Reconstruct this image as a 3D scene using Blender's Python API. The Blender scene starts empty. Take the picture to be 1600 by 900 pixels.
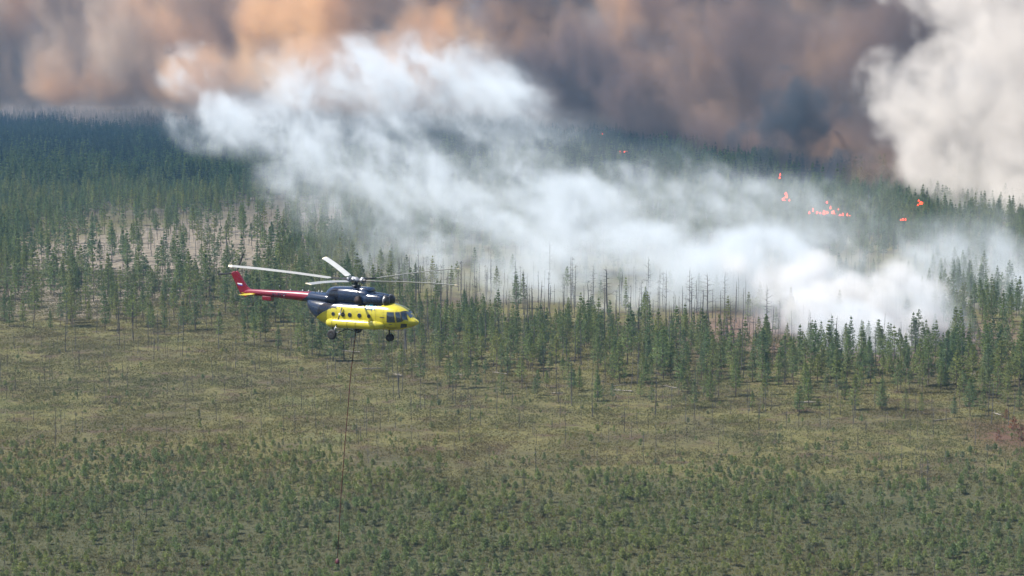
import bpy, bmesh, math, random
from mathutils import Vector, Matrix, noise as mnoise
random.seed(7)
R = math.radians
scn = bpy.context.scene
COL = scn.collection
FPX, CAM_H = 2960.0, 70.0                       # focal length in photo pixels, metres above the bog
PITCH = math.atan(350.0 / FPX)

# ---------------------------------------------------------------- camera
cam_d = bpy.data.cameras.new('camera'); cam = bpy.data.objects.new('camera', cam_d); COL.objects.link(cam)
cam.location = (0, 0, CAM_H); cam.rotation_euler = (R(90) - PITCH, 0, 0)
cam_d.sensor_width = 36; cam_d.lens = 36 * FPX / 1600; cam_d.clip_start = 1; cam_d.clip_end = 30000
scn.camera = cam

# ---------------------------------------------------------------- sky, sun, exposure
SUN = Vector((-0.52, -0.06, 0.85)).normalized()
wld = bpy.data.worlds.new('World'); scn.world = wld; wld.use_nodes = True
wn = wld.node_tree; sky = wn.nodes.new('ShaderNodeTexSky'); sky.sky_type = 'NISHITA'; sky.sun_disc = False
sky.sun_elevation = math.asin(SUN.z); sky.sun_rotation = math.atan2(SUN.x, SUN.y)
sky.dust_density = 2.0
wn.links.new(sky.outputs[0], wn.nodes['Background'].inputs[0]); wn.nodes['Background'].inputs[1].default_value = 0.085
sd = bpy.data.lights.new('sun', 'SUN'); sd.energy = 5.0; sd.angle = R(0.5); sd.color = (1.0, 0.95, 0.87)
sun = bpy.data.objects.new('sun', sd); COL.objects.link(sun); sun.rotation_euler = SUN.to_track_quat('Z', 'Y').to_euler()
sun.location = (-200, 0, 400)
scn.view_settings.view_transform = 'Standard'; scn.view_settings.look = 'None'
scn.view_settings.exposure = 1.08; scn.view_settings.gamma = 1.0; scn.view_settings.use_curve_mapping = False
cy = scn.cycles
cy.use_denoising = True; cy.denoiser = 'OPENIMAGEDENOISE'
cy.max_bounces = 6; cy.diffuse_bounces = 2; cy.glossy_bounces = 2; cy.transmission_bounces = 2
cy.volume_bounces = 2; cy.volume_step_rate = 4.0; cy.volume_max_steps = 512; cy.transparent_max_bounces = 8
cy.use_adaptive_sampling = True; cy.adaptive_threshold = 0.02
cy.sample_clamp_indirect = 6.0

# ---------------------------------------------------------------- helpers
CP, SP = math.cos(PITCH), math.sin(PITCH)
def ray(px, py):
    u, v = (px - 800) / FPX, (450 - py) / FPX
    return Vector((u, CP + v * SP, -SP + v * CP))
def at(px, py, D):
    d = ray(px, py); return Vector((0, 0, CAM_H)) + d * (D / d.y)
def ground(px, py, z=0.0):
    d = ray(px, py); return Vector((0, 0, CAM_H)) + d * ((z - CAM_H) / d.z)
def proj(x, y, z=0.0):
    dz = z - CAM_H; w = y * CP - dz * SP; v = y * SP + dz * CP
    return 800 + FPX * x / w, 450 - FPX * v / w
def lerp_tab(tab, x):
    if x <= tab[0][0]: return tab[0][1]
    for (a, b), (c, d) in zip(tab, tab[1:]):
        if x <= c: return b + (d - b) * (x - a) / (c - a)
    return tab[-1][1]
def sstep(a, b, x):
    t = min(1, max(0, (x - a) / (b - a))); return t * t * (3 - 2 * t)
def mesh(name, verts, faces, mats=(), midx=None, smooth=False):
    m = bpy.data.meshes.new(name); m.from_pydata(verts, [], faces)
    for x in mats: m.materials.append(x)
    if midx: m.polygons.foreach_set('material_index', midx)
    if smooth: m.polygons.foreach_set('use_smooth', [True] * len(m.polygons))
    m.update(); return m
def link(name, data, parent=None, loc=None):
    o = bpy.data.objects.new(name, data); COL.objects.link(o)
    if parent: o.parent = parent
    if loc is not None: o.location = loc
    return o
def tag(o, label=None, cat=None, group=None, kind=None):
    if label: o['label'] = label
    if cat: o['category'] = cat
    if group: o['group'] = group
    if kind: o['kind'] = kind
    return o

# ---------------------------------------------------------------- materials
def new_mat(name):
    m = bpy.data.materials.new(name); m.use_nodes = True
    return m, m.node_tree, m.node_tree.nodes['Principled BSDF']
def nd(t, typ, **kw):
    n = t.nodes.new(typ)
    for k, v in kw.items():
        if k.startswith('i_'): n.inputs[k[2:]].default_value = v
        else: setattr(n, k, v)
    return n
def ramp(t, src, stops, interp='LINEAR'):
    r = t.nodes.new('ShaderNodeValToRGB'); e = r.color_ramp.elements; r.color_ramp.interpolation = interp
    while len(e) < len(stops): e.new(0.5)
    for k, (p, c) in zip(e, stops): k.position = p; k.color = (*c, 1) if len(c) == 3 else c
    t.links.new(src, r.inputs[0]); return r.outputs[0]
def mixc(t, fac, a, b, typ='MIX'):
    n = t.nodes.new('ShaderNodeMix'); n.data_type = 'RGBA'; n.blend_type = typ
    for s, v in ((n.inputs[0], fac), (n.inputs[6], a), (n.inputs[7], b)):
        if hasattr(v, 'is_linked'): t.links.new(v, s)
        else: s.default_value = v if not isinstance(v, tuple) else (*v, 1)
    return n.outputs[2]
def tnoise(t, co, scale, detail=4, rough=0.55):
    n = nd(t, 'ShaderNodeTexNoise'); n.inputs['Scale'].default_value = scale
    n.inputs['Detail'].default_value = detail; n.inputs['Roughness'].default_value = rough
    t.links.new(co, n.inputs['Vector']); return n.outputs[0]

def foliage_mat(name, cols, transl=0.25):
    m, t, b = new_mat(name)
    oi = nd(t, 'ShaderNodeObjectInfo'); ge = nd(t, 'ShaderNodeNewGeometry')
    tc = nd(t, 'ShaderNodeTexCoord')
    a = ramp(t, oi.outputs['Random'], [(i / (len(cols) - 1), c) for i, c in enumerate(cols)])
    n = tnoise(t, ge.outputs['Position'], 0.55, 3)
    v = ramp(t, n, [(0.3, (0.62, 0.66, 0.72)), (0.55, (1, 1, 1)), (0.75, (1.35, 1.3, 1.05))])
    c = mixc(t, 1.0, a, v, 'MULTIPLY')
    n2 = tnoise(t, ge.outputs['Position'], 0.011, 3)          # stands of trees differ in hue
    c = mixc(t, 1.0, c, ramp(t, n2, [(0.35, (0.86, 0.96, 1.02)), (0.65, (1.14, 1.05, 0.9))]), 'MULTIPLY')
    t.links.new(c, b.inputs['Base Color']); b.inputs['Roughness'].default_value = 0.65
    b.inputs['Specular IOR Level'].default_value = 0.25
    tr = nd(t, 'ShaderNodeBsdfTranslucent'); t.links.new(c, tr.inputs[0])
    mx = nd(t, 'ShaderNodeMixShader'); mx.inputs[0].default_value = transl
    t.links.new(b.outputs[0], mx.inputs[1]); t.links.new(tr.outputs[0], mx.inputs[2])
    t.links.new(mx.outputs[0], t.nodes['Material Output'].inputs[0]); return m
def rough_mat(name, a, b_, scale=3.0, rough=0.85, stretch=None):
    m, t, b = new_mat(name); ge = nd(t, 'ShaderNodeNewGeometry'); co = ge.outputs['Position']
    oi = nd(t, 'ShaderNodeObjectInfo')
    if stretch:
        mp = nd(t, 'ShaderNodeMapping'); mp.inputs['Scale'].default_value = stretch; t.links.new(co, mp.inputs[0]); co = mp.outputs[0]
    c = ramp(t, tnoise(t, co, scale, 4), [(0.3, a), (0.7, b_)])
    c = mixc(t, 1.0, c, ramp(t, oi.outputs['Random'], [(0, (0.6, 0.6, 0.62)), (1, (1.3, 1.28, 1.25))]), 'MULTIPLY')
    t.links.new(c, b.inputs['Base Color']); b.inputs['Roughness'].default_value = rough
    b.inputs['Specular IOR Level'].default_value = 0.2; return m
M_PINE = foliage_mat('pine_needles', [(0.114, 0.166, 0.078), (0.148, 0.200, 0.078), (0.188, 0.220, 0.078), (0.118, 0.170, 0.092), (0.200, 0.220, 0.082)], 0.42)
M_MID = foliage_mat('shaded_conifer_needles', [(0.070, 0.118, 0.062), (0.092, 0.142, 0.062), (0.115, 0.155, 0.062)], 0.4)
M_FAR = foliage_mat('smoke_shaded_needles', [(0.022, 0.048, 0.044), (0.032, 0.062, 0.048), (0.046, 0.076, 0.050)], 0.35)  # smoke shadow over the far forest is put into the needle colour
M_DWARF = foliage_mat('dwarf_pine_needles', [(0.150, 0.200, 0.086), (0.180, 0.225, 0.088), (0.205, 0.235, 0.090), (0.165, 0.185, 0.115)], 0.42)
M_BARK = rough_mat('pine_bark', (0.055, 0.045, 0.04), (0.16, 0.13, 0.11), 4.0, stretch=(1, 1, 0.25))
M_SNAG = rough_mat('weathered_dead_wood', (0.035, 0.035, 0.037), (0.12, 0.115, 0.112), 2.0, stretch=(1, 1, 0.2))
M_LOG = rough_mat('bleached_fallen_wood', (0.10, 0.09, 0.08), (0.28, 0.26, 0.23), 2.0)
M_GRASS = foliage_mat('bog_grass', [(0.088, 0.092, 0.036), (0.116, 0.116, 0.040), (0.086, 0.068, 0.039), (0.094, 0.104, 0.038)], 0.25)
M_BURNT = foliage_mat('scorched_leaves', [(0.16, 0.055, 0.03), (0.11, 0.05, 0.035), (0.2, 0.08, 0.04)], 0.2)
# ---------------------------------------------------------------- ground sheet
def ground_sheet():
    # finer near the camera, one sheet out past the horizon
    ys = [-300, 0, 120] + [180 + 12 * i for i in range(60)] + [900, 1000, 1200, 1500, 2000, 3000, 4500, 7000, 12000]
    vs, fs = [], []
    K = 70
    for y in ys:
        half = 320 + max(0, y) * 0.75
        for k in range(K + 1):
            x = -half + 2 * half * k / K
            z = 0.0
            if 180 <= y <= 1000:
                z = 0.35 * mnoise.noise((x * 0.03, y * 0.03, 1.0)) + 0.12 * mnoise.noise((x * 0.12, y * 0.12, 5.0))
            vs.append((x, y, z))
    for j in range(len(ys) - 1):
        for k in range(K):
            a = j * (K + 1) + k; fs.append((a, a + 1, a + K + 2, a + K + 1))
    m, t, b = new_mat('bog_ground')
    ge = nd(t, 'ShaderNodeNewGeometry'); P = ge.outputs['Position']
    n1 = tnoise(t, P, 0.035, 5, 0.62); n2 = tnoise(t, P, 0.9, 4, 0.7); n3 = tnoise(t, P, 0.16, 4, 0.6)
    olive = ramp(t, n1, [(0.30, (0.056, 0.046, 0.031)), (0.44, (0.074, 0.070, 0.034)), (0.55, (0.092, 0.086, 0.037)), (0.72, (0.066, 0.074, 0.035))])
    c = mixc(t, 1.0, olive, ramp(t, n2, [(0.3, (0.55, 0.52, 0.5)), (0.5, (1, 1, 1)), (0.72, (1.35, 1.3, 1.15))]), 'MULTIPLY')
    c = mixc(t, ramp(t, n3, [(0.50, (0, 0, 0)), (0.66, (0.85, 0.85, 0.85))]), c, (0.058, 0.040, 0.030))
    sp = nd(t, 'ShaderNodeSeparateXYZ'); t.links.new(P, sp.inputs[0])
    def blob(cx, cy_, rx, ry, lo=1.15, hi=0.7):
        s = nd(t, 'ShaderNodeVectorMath', operation='SUBTRACT'); t.links.new(P, s.inputs[0]); s.inputs[1].default_value = (cx, cy_, 0)
        d = nd(t, 'ShaderNodeVectorMath', operation='DIVIDE'); t.links.new(s.outputs[0], d.inputs[0]); d.inputs[1].default_value = (rx, ry, 1)
        l = nd(t, 'ShaderNodeVectorMath', operation='LENGTH'); t.links.new(d.outputs[0], l.inputs[0])
        a = nd(t, 'ShaderNodeMath', operation='ADD'); t.links.new(l.outputs['Value'], a.inputs[0])
        k = nd(t, 'ShaderNodeMath', operation='MULTIPLY_ADD'); t.links.new(n1, k.inputs[0]); k.inputs[1].default_value = 0.9; k.inputs[2].default_value = -0.45
        t.links.new(k.outputs[0], a.inputs[1])
        mr = nd(t, 'ShaderNodeMapRange', interpolation_type='SMOOTHSTEP'); t.links.new(a.outputs[0], mr.inputs['Value'])
        mr.inputs['From Min'].default_value = lo; mr.inputs['From Max'].default_value = hi; return mr.outputs[0]
    nb = nd(t, 'ShaderNodeMath', operation='MULTIPLY_ADD'); t.links.new(n1, nb.inputs[0]); nb.inputs[1].default_value = 120; t.links.new(sp.outputs[1], nb.inputs[2])
    nr = nd(t, 'ShaderNodeMapRange', interpolation_type='SMOOTHSTEP'); t.links.new(nb.outputs[0], nr.inputs['Value']); nr.inputs['From Min'].default_value = 400; nr.inputs['From Max'].default_value = 350
    c = mixc(t, nr.outputs[0], c, ramp(t, n2, [(0.3, (0.028, 0.031, 0.018)), (0.55, (0.054, 0.056, 0.030)), (0.75, (0.080, 0.064, 0.040))]))   # heather and sedge under the dwarf pines
    # felled clearing: pale dry slash and bare soil
    clear = ramp(t, tnoise(t, P, 0.35, 5, 0.7), [(0.32, (0.055, 0.045, 0.036)), (0.46, (0.115, 0.098, 0.076)), (0.60, (0.185, 0.158, 0.125)), (0.75, (0.12, 0.11, 0.052))])
    for (px, py, rx, ry) in ((235, 405, 60, 170), (110, 425, 46, 80), (420, 350, 44, 130)):
        g = ground(px, py); c = mixc(t, blob(g.x, g.y, rx, ry), c, clear)
    # ground inside the forest: brown litter, charred where the fire passed
    fo = nd(t, 'ShaderNodeMapRange', interpolation_type='SMOOTHSTEP'); t.links.new(sp.outputs[1], fo.inputs['Value'])
    fo.inputs['From Min'].default_value = 740; fo.inputs['From Max'].default_value = 1000
    c = mixc(t, fo.outputs[0], c, ramp(t, n3, [(0.3, (0.035, 0.032, 0.028)), (0.7, (0.075, 0.07, 0.05))]))
    g = ground(1330, 520); c = mixc(t, blob(g.x, g.y, 45, 60), c, ramp(t, n2, [(0.3, (0.05, 0.04, 0.035)), (0.7, (0.15, 0.10, 0.075))]))
    g = ground(1600, 680); c = mixc(t, blob(g.x, g.y, 12, 18, 1.5, 0.3), c, (0.075, 0.045, 0.032))
    t.links.new(c, b.inputs['Base Color']); b.inputs['Roughness'].default_value = 0.95; b.inputs['Specular IOR Level'].default_value = 0.1
    bp = nd(t, 'ShaderNodeBump'); bp.inputs['Strength'].default_value = 0.8; bp.inputs['Distance'].default_value = 0.5
    t.links.new(n2, bp.inputs['Height']); t.links.new(bp.outputs[0], b.inputs['Normal'])
    o = link('ground', mesh('ground', vs, fs, [m], smooth=True)); tag(o, kind='structure')
    return o
ground_sheet()
def gz(x, y):
    if 180 <= y <= 1000:
        return 0.35 * mnoise.noise((x * 0.03, y * 0.03, 1.0)) + 0.12 * mnoise.noise((x * 0.12, y * 0.12, 5.0)) - 0.06
    return -0.03
# ---------------------------------------------------------------- tree shapes
class Geo:
    def __init__(s): s.v, s.f, s.m = [], [], []
    def tube(s, pts, rads, n=5, mat=0):
        base = len(s.v); ax = (pts[-1] - pts[0]).normalized()
        e1 = ax.orthogonal().normalized(); e2 = ax.cross(e1)
        for p, r in zip(pts, rads):
            for k in range(n):
                a = 2 * math.pi * k / n; s.v.append(tuple(p + (e1 * math.cos(a) + e2 * math.sin(a)) * r))
        for j in range(len(pts) - 1):
            for k in range(n):
                a = base + j * n + k; b = base + j * n + (k + 1) % n
                s.f.append((a, b, b + n, a + n)); s.m.append(mat)
        s.f.append(tuple(base + (len(pts) - 1) * n + k for k in range(n))); s.m.append(mat)
    def blade(s, p, d, w, mat=0):
        nrm = Vector((random.uniform(-1, 1) - 0.35, random.uniform(-1, 1) - 0.15, random.uniform(-0.6, 1) + 0.5))   # needles spread to the light
        side = d.cross(nrm)
        if side.length < 1e-4: side = Vector((1, 0, 0))
        side = side.normalized() * w; i = len(s.v); q = p + d * 0.55
        s.v += [tuple(p), tuple(q + side), tuple(p + d), tuple(q - side)]
        s.f.append((i, i + 1, i + 2, i + 3)); s.m.append(mat)
    def add(s, o, M, matoff=0):
        i = len(s.v); s.v += [tuple(M @ Vector(v)) for v in o.v]
        s.f += [tuple(a + i for a in f) for f in o.f]; s.m += [x + matoff for x in o.m]
    def mesh(s, name, mats, smooth=False): return mesh(name, s.v, s.f, mats, s.m, smooth)
def rv(a=1.0): return Vector((random.uniform(-a, a), random.uniform(-a, a), random.uniform(-a, a)))

def pine(h, cb, cr, whorls, per, tufts, blades, bl, bw, taper=0.8, trunk_r=0.12, sparse=0.0, lean=0.25):
    """trunk and crown of one conifer: limbs in whorls, needle tufts along the limbs"""
    tr, cw = Geo(), Geo()
    bend = Vector((random.uniform(-lean, lean), random.uniform(-lean, lean), 0))
    def axis(t): return Vector((0, 0, h * t)) + bend * math.sin(t * math.pi) + bend * 0.4 * t
    tr.tube([axis(t) for t in (0, 0.1, 0.3, 0.55, 0.8, 0.99)], [trunk_r * k for k in (1.25, 1.0, 0.85, 0.62, 0.36, 0.06)], 6)
    n = whorls
    for i in range(n):
        t = cb + (1 - cb) * ((i + random.uniform(-0.3, 0.3)) / n)
        t = min(max(t, 0.05), 0.985); u = (t - cb) / (1 - cb)
        L0 = cr * ((1 - u) ** taper * 0.97 + 0.03) * min(1.0, 0.5 + 2.2 * u)
        a0 = random.uniform(0, 6.28); o = axis(t)
        for k in range(per):
            if random.random() < sparse: continue
            a = a0 + 6.283 * k / per + random.uniform(-0.35, 0.35)
            L = L0 * random.uniform(0.55, 1.18); up = 0.15 + 0.65 * u + random.uniform(-0.15, 0.2)
            d = Vector((math.cos(a), math.sin(a), up)).normalized(); e = o + d * L + Vector((0, 0, -0.08 * L))
            tr.tube([o, e], [trunk_r * 0.22, 0.012], 3)
            for j in range(tufts):
                s = 0.22 + 0.78 * (j + random.random()) / tufts
                p = o.lerp(e, s) + rv(0.10 * L)
                for q in range(blades):
                    w = (d * 0.75 + rv(0.8) + Vector((0, 0, 0.35))).normalized()
                    cw.blade(p, w * bl * (1.08 - 0.55 * u) * random.uniform(0.6, 1.25), bw * random.uniform(0.7, 1.3))
    for q in range(10):                                        # leader shoot
        cw.blade(axis(0.95), (rv(0.22) + Vector((0, 0, 1))).normalized() * bl * 1.3, bw * 0.7)
    # dead lower twigs
    for i in range(7):
        t = random.uniform(0.12, cb + 0.1); a = random.uniform(0, 6.28)
        o = axis(t); tr.tube([o, o + Vector((math.cos(a), math.sin(a), random.uniform(-0.2, 0.3))) * cr * random.uniform(0.25, 0.6)], [0.025, 0.008], 3)
    return tr, cw
def snag(h, r=0.095, twigs=10, tl=0.9, broken=False):
    g = Geo(); b = Vector((random.uniform(-0.35, 0.35), random.uniform(-0.35, 0.35), 0))
    def axis(t): return Vector((0, 0, h * t)) + b * t * t + b * 0.5 * math.sin(5 * t)
    g.tube([axis(t) for t in (0, 0.08, 0.3, 0.6, 0.85, 1.0)], [r * k for k in (1.35, 1.0, 0.9, 0.7, 0.45, 0.3 if broken else 0.1)], 6)
    tw = []
    for i in range(twigs):
        t = random.uniform(0.35, 0.98); a = random.uniform(0, 6.28); w = Geo(); o = axis(t)
        L = tl * random.uniform(0.35, 1.3) * (1.25 - t * 0.7)
        mid = o + Vector((math.cos(a), math.sin(a), random.uniform(-0.1, 0.5))) * L * 0.6
        w.tube([o, mid, mid + Vector((math.cos(a + 0.5), math.sin(a + 0.5), random.uniform(-0.5, 0.7))) * L * 0.5], [0.045, 0.03, 0.012], 4)
        tw.append(w)
    return g, tw

# kinds of conifers (trunk mesh, crown mesh), height 1 = as built
def make_kind(name, specs, leaf):
    out = []
    for s in specs:
        tr, cw = pine(**s); out.append((tr.mesh(name + '_trunk', [M_BARK], True), cw.mesh(name + '_crown', [leaf]), s['h'], tr, cw))
    return out
B = dict(whorls=15, per=5, tufts=6, blades=4, bl=0.62, bw=0.07)
PINES = make_kind('pine', [
    dict(h=12.0, cb=0.20, cr=2.7, taper=1.0, **B), dict(h=13.5, cb=0.34, cr=2.6, sparse=0.2, taper=0.85, **B), dict(h=11.0, cb=0.14, cr=2.5, taper=0.95, **B),
    dict(h=14.0, cb=0.24, cr=3.5, taper=1.1, **B), dict(h=12.5, cb=0.40, cr=2.4, sparse=0.3, taper=0.75, **B), dict(h=13.0, cb=0.10, cr=3.8, taper=1.2, **B),
    dict(h=10.5, cb=0.30, cr=2.0, sparse=0.35, taper=0.8, **B), dict(h=14.5, cb=0.28, cr=2.6, sparse=0.15, taper=1.05, **B)], M_PINE)
C = dict(whorls=8, per=4, tufts=4, blades=3, trunk_r=0.035, lean=0.12)
DWARFS = make_kind('dwarf_pine', [
    dict(h=2.4, cb=0.40, cr=0.85, bl=0.40, bw=0.055, taper=0.5, **C), dict(h=1.9, cb=0.25, cr=0.9, bl=0.40, bw=0.055, taper=0.4, **C), dict(h=3.0, cb=0.40, cr=0.85, bl=0.42, bw=0.055, taper=0.6, **C),
    dict(h=1.5, cb=0.10, cr=0.8, bl=0.38, bw=0.055, taper=0.4, **C), dict(h=2.7, cb=0.50, cr=0.75, bl=0.38, bw=0.05, sparse=0.25, taper=0.4, **C)], M_DWARF)
SNAGS = []
for s in (dict(h=10.5, twigs=16, tl=1.3), dict(h=8.5, twigs=7, broken=True), dict(h=12.0, twigs=20, tl=1.6), dict(h=7.0, twigs=4, broken=True), dict(h=9.5, twigs=9, tl=0.8), dict(h=4.0, twigs=2, broken=True, r=0.10)):
    g, tw = snag(**s); SNAGS.append((g.mesh('dead_trunk', [M_SNAG], True), tw, s['h'], g))
# slim pale poles in the bog
POLES = []
for s in (dict(h=4.5, r=0.05, twigs=8, tl=0.5), dict(h=3.2, r=0.045, twigs=5, tl=0.4), dict(h=5.5, r=0.055, twigs=9, tl=0.5)):
    g, tw = snag(**s); POLES.append((g.mesh('dead_stem', [M_SNAG], True), tw, s['h'], g))

# ---------------------------------------------------------------- where things grow
EDGE = [(-400, 486), (0, 500), (200, 505), (400, 532), (480, 548), (560, 568), (640, 588), (800, 606), (1000, 622), (1200, 634), (1400, 640), (1600, 650), (2000, 665)]
def nz(x, y, s, k=0.0): return 0.5 + 0.5 * mnoise.noise((x * s, y * s, k))
def pine_density(px, py, x, y):
    """conifers per square metre on the ground at this spot"""
    e = lerp_tab(EDGE, px)
    if py > e + 14: return 0.0
    d = 0.030
    if py > e - 26: d = 0.017 * (0.4 + 1.4 * nz(x, y, 0.06, 3))                         # loose front rank
    band = e - 92
    if px > 620 and py > band and py <= e - 26: d = 0.054 * (0.35 + 0.9 * nz(x, y, 0.05, 2))
    k = sstep(560, 700, px) * (1 - sstep(1420, 1520, px))
    if py <= band and py > 400: d = d * (1 - 0.80 * k)                                    # burning strip behind the front trees
    if 640 < px < 1150 and 300 < py <= 400: d *= 0.7
    if px < 640 and 440 < py <= e - 26: d = 0.020 * (0.4 + 1.2 * nz(x, y, 0.04, 7))
    # clearing on the left
    q = min(((px - 240) / 190.0) ** 2 + ((py - 395) / 62.0) ** 2, ((px - 440) / 110.0) ** 2 + ((py - 345) / 34.0) ** 2)
    if q < 1.25: d = 0.0055 if q < 0.85 else 0.011
    if px < 330 and py < 235: d *= 0.22 + 0.9 * sstep(200, 235, py) * (1 if px < 150 else 1)   # burnt stand at far left
    if px < 330 and py < 205 and px > 190: d = max(d, 0.03)
    return d
pts_pine, pts_snag, pts_dwarf, pts_pole, pts_far, pts_tuss, pts_log = [], [], [], [], [], [], []
def cells(y0, y1, step, margin=160):
    y = y0
    while y < y1:
        w = (800 + margin) / FPX * y * 1.02
        x = -w
        while x < w:
            yield x + random.uniform(0, step), y + random.uniform(0, step)
            x += step
        y += step
ST = 3.2
for x, y in cells(355, 1000, ST):
    px, py = proj(x, y)
    d = pine_density(px, py, x, y)
    e = lerp_tab(EDGE, px)
    if random.random() < d * ST * ST:
        k = random.randrange(8); sc = random.uniform(0.55, 0.86)
        if random.random() < 0.08: k, sc = random.choice((3, 5)), random.uniform(0.85, 1.0)
        if py > e - 30: sc *= random.uniform(0.6, 0.95)
        if px < 560 or y > 700: sc *= 1.2
        elif px > 620: sc *= 0.88
        pts_pine.append([x, y, k, sc])
    else:
        s = 0.004
        if 620 < px < 1430 and e - 150 < py < e - 60: s = 0.030
        if 480 < px < 1000 and e - 140 < py < e - 10: s = 0.026
        if 90 < px < 480 and 340 < py < 470: s = 0.010
        if py > e - 14: s = 0.006 if py < e + 50 else 0
        if random.random() < s * ST * ST: pts_snag.append([x, y, random.choice((0, 1, 2, 3, 4, 4, 3, 5)) if not (px < 480 and py < 460) else random.choice((5, 5, 3, 5, 4)), random.uniform(0.55, 1.0) * (1.3 if 620 < px < 1200 and py < e - 40 else 1.0)])
# open bog: dwarf pines, stems, grass tussocks
ST = 1.7
for x, y in cells(225, 470, ST, 200):
    px, py = proj(x, y); e = lerp_tab(EDGE, px)
    if py < e - 4: continue
    n = 0.5 + 1.35 * (nz(x, y, 0.024, 11) * 0.6 + nz(x, y, 0.085, 12) * 0.4 - 0.5)
    lo = 705 - 30 * sstep(900, 500, px) + 45 * (n - 0.5)
    dens = 0.016 + 0.022 * sstep(0.5, 0.62, n) + 0.74 * sstep(lo - 15, lo + 110, py) * (0.22 + 1.75 * sstep(0.36, 0.62, n))
    if 700 < px < 1100 and py > 700: dens *= 0.55 + 0.45 * sstep(780, 860, py)
    if 1130 < px < 1330 and 690 < py < 790: dens += 0.05
    if random.random() < dens * ST * ST:
        pts_dwarf.append([x, y, random.randrange(5), random.choice((0.32, 0.38, 0.45, 0.55, 0.8)) * random.uniform(0.85, 1.15) * (0.72 + 0.35 * sstep(640, 800, py))])
    elif random.random() < (0.020 if py < 760 else 0.03) * ST * ST:
        pts_pole.append([x, y, random.randrange(3), random.uniform(0.55, 1.1)])
# far forest in stands of about 20 trees
ST = 17.0
for x, y in cells(1000, 3300, ST, 260):
    px, py = proj(x, y); d = pine_density(px, py, x, y)
    if px < 340 and py < 215:
        d *= 0.45
        for _ in range(3):
            if random.random() < 0.6: pts_snag.append([x + random.uniform(0, 17), y + random.uniform(0, 17), random.choice((0, 2, 4)), random.uniform(1.0, 1.5)])
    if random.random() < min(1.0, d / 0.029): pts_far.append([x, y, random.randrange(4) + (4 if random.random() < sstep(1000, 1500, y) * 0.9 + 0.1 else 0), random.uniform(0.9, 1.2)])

def place_z(p, dz=0.0): return gz(p[0], p[1]) + dz
def in_frame(p, m=6):
    px, py = proj(p[0], p[1]); return -m < px < 1600 + m and py < 900 + 14

# ---------------------------------------------------------------- single trees: the ones that show largest
def where(px, py):
    if px < 120: return 'at the left edge of the view'
    if px < 340: return 'left of the helicopter tail'
    if px < 520: return 'below the helicopter tail boom'
    if px < 680: return 'below the helicopter fuselage'
    if px < 900: return 'just right of the helicopter nose'
    if px < 1180: return 'before the middle smoke'
    if px < 1420: return 'before the thickest smoke'
    return 'by the right edge of the view'
def size_word(s): return 'tall' if s > 0.84 else ('small' if s < 0.55 else 'medium-sized')
def rank(px, py):
    d = lerp_tab(EDGE, px) - py
    return 'standing out in the bog' if d < 0 else ('in the loose front rank' if d < 26 else ('in the second rank' if d < 45 else 'deep in the stand'))
LOOK = ['narrow cone-shaped', 'bare-stemmed', 'slender full', 'broad-crowned', 'high-crowned', 'very broad', 'thin sparse', 'spire-topped']
pts_pine.sort(key=lambda p: p[1])
n_ind = 0; rest_pine = []
for p in pts_pine:
    x, y, k, sc = p
    if n_ind < 300 and in_frame(p):
        px, py = proj(x, y); trm, cwm = PINES[k][0], PINES[k][1]
        o = link('pine_tree', None, loc=(x, y, place_z(p))); o.empty_display_size = 0.5
        o.rotation_euler = (0, 0, random.uniform(0, 6.28)); o.scale = (sc * random.uniform(1.0, 1.3),) * 2 + (sc,)
        tag(o, f'{size_word(sc)} {LOOK[k]} pine {rank(px, py)} {where(px, py)}', 'tree', 'pines of the forest edge ' + where(px, py))
        link('trunk', trm, o); link('crown', cwm, o); n_ind += 1
    else: rest_pine.append(p)
pts_snag.sort(key=lambda p: p[1])
TALL = [(950, 492, 2, 1.15), (1108, 505, 2, 1.18), (1098, 520, 0, 1.15), (972, 478, 4, 1.1), (833, 505, 0, 0.95), (845, 492, 4, 1.05), (860, 498, 1, 1.1), (919, 492, 0, 0.95), (1010, 482, 4, 0.9), (1088, 488, 4, 1.0), (690, 560, 4, 1.25), (757, 545, 4, 1.1), (1303, 565, 4, 1.15)]
for (px, py, k, sc) in TALL:
    g = ground(px, py); pts_snag.insert(0, [g.x, g.y, k, sc])
n_ind = 0; rest_snag = []
for p in pts_snag:
    x, y, k, sc = p
    if n_ind < 290 and in_frame(p) and y < 900:
        px, py = proj(x, y); m, tw, h, _ = SNAGS[k]
        o = link('dead_tree', None, loc=(x, y, place_z(p))); o.rotation_euler = (random.uniform(-0.05, 0.05), random.uniform(-0.05, 0.05), random.uniform(0, 6.28)); o.scale = (sc * (1.7 if n_ind < len(TALL) else 1.0),) * 2 + (sc,)
        kind = ['bare dead pine', 'broken dead trunk', 'tall dead pine with spreading branches', 'short broken dead trunk', 'slim bare dead trunk', 'charred stump'][k]
        tag(o, f'grey {kind} {where(px, py)}' if py < lerp_tab(EDGE, px) else f'{kind} in the bog {where(px, py)}', 'dead tree', 'dead trunks ' + where(px, py))
        link('trunk', m, o)
        for i, w in enumerate(tw):
            if not hasattr(w, 'data'): w.data = w.mesh('dead_branch', [M_SNAG])
            if i < 6 or k == 2: link('branch', w.data, o)
        n_ind += 1
    else: rest_snag.append(p)
pts_dwarf.sort(key=lambda p: p[1] - 40 * p[3])
n_ind = 0; rest_dwarf = []
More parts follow.
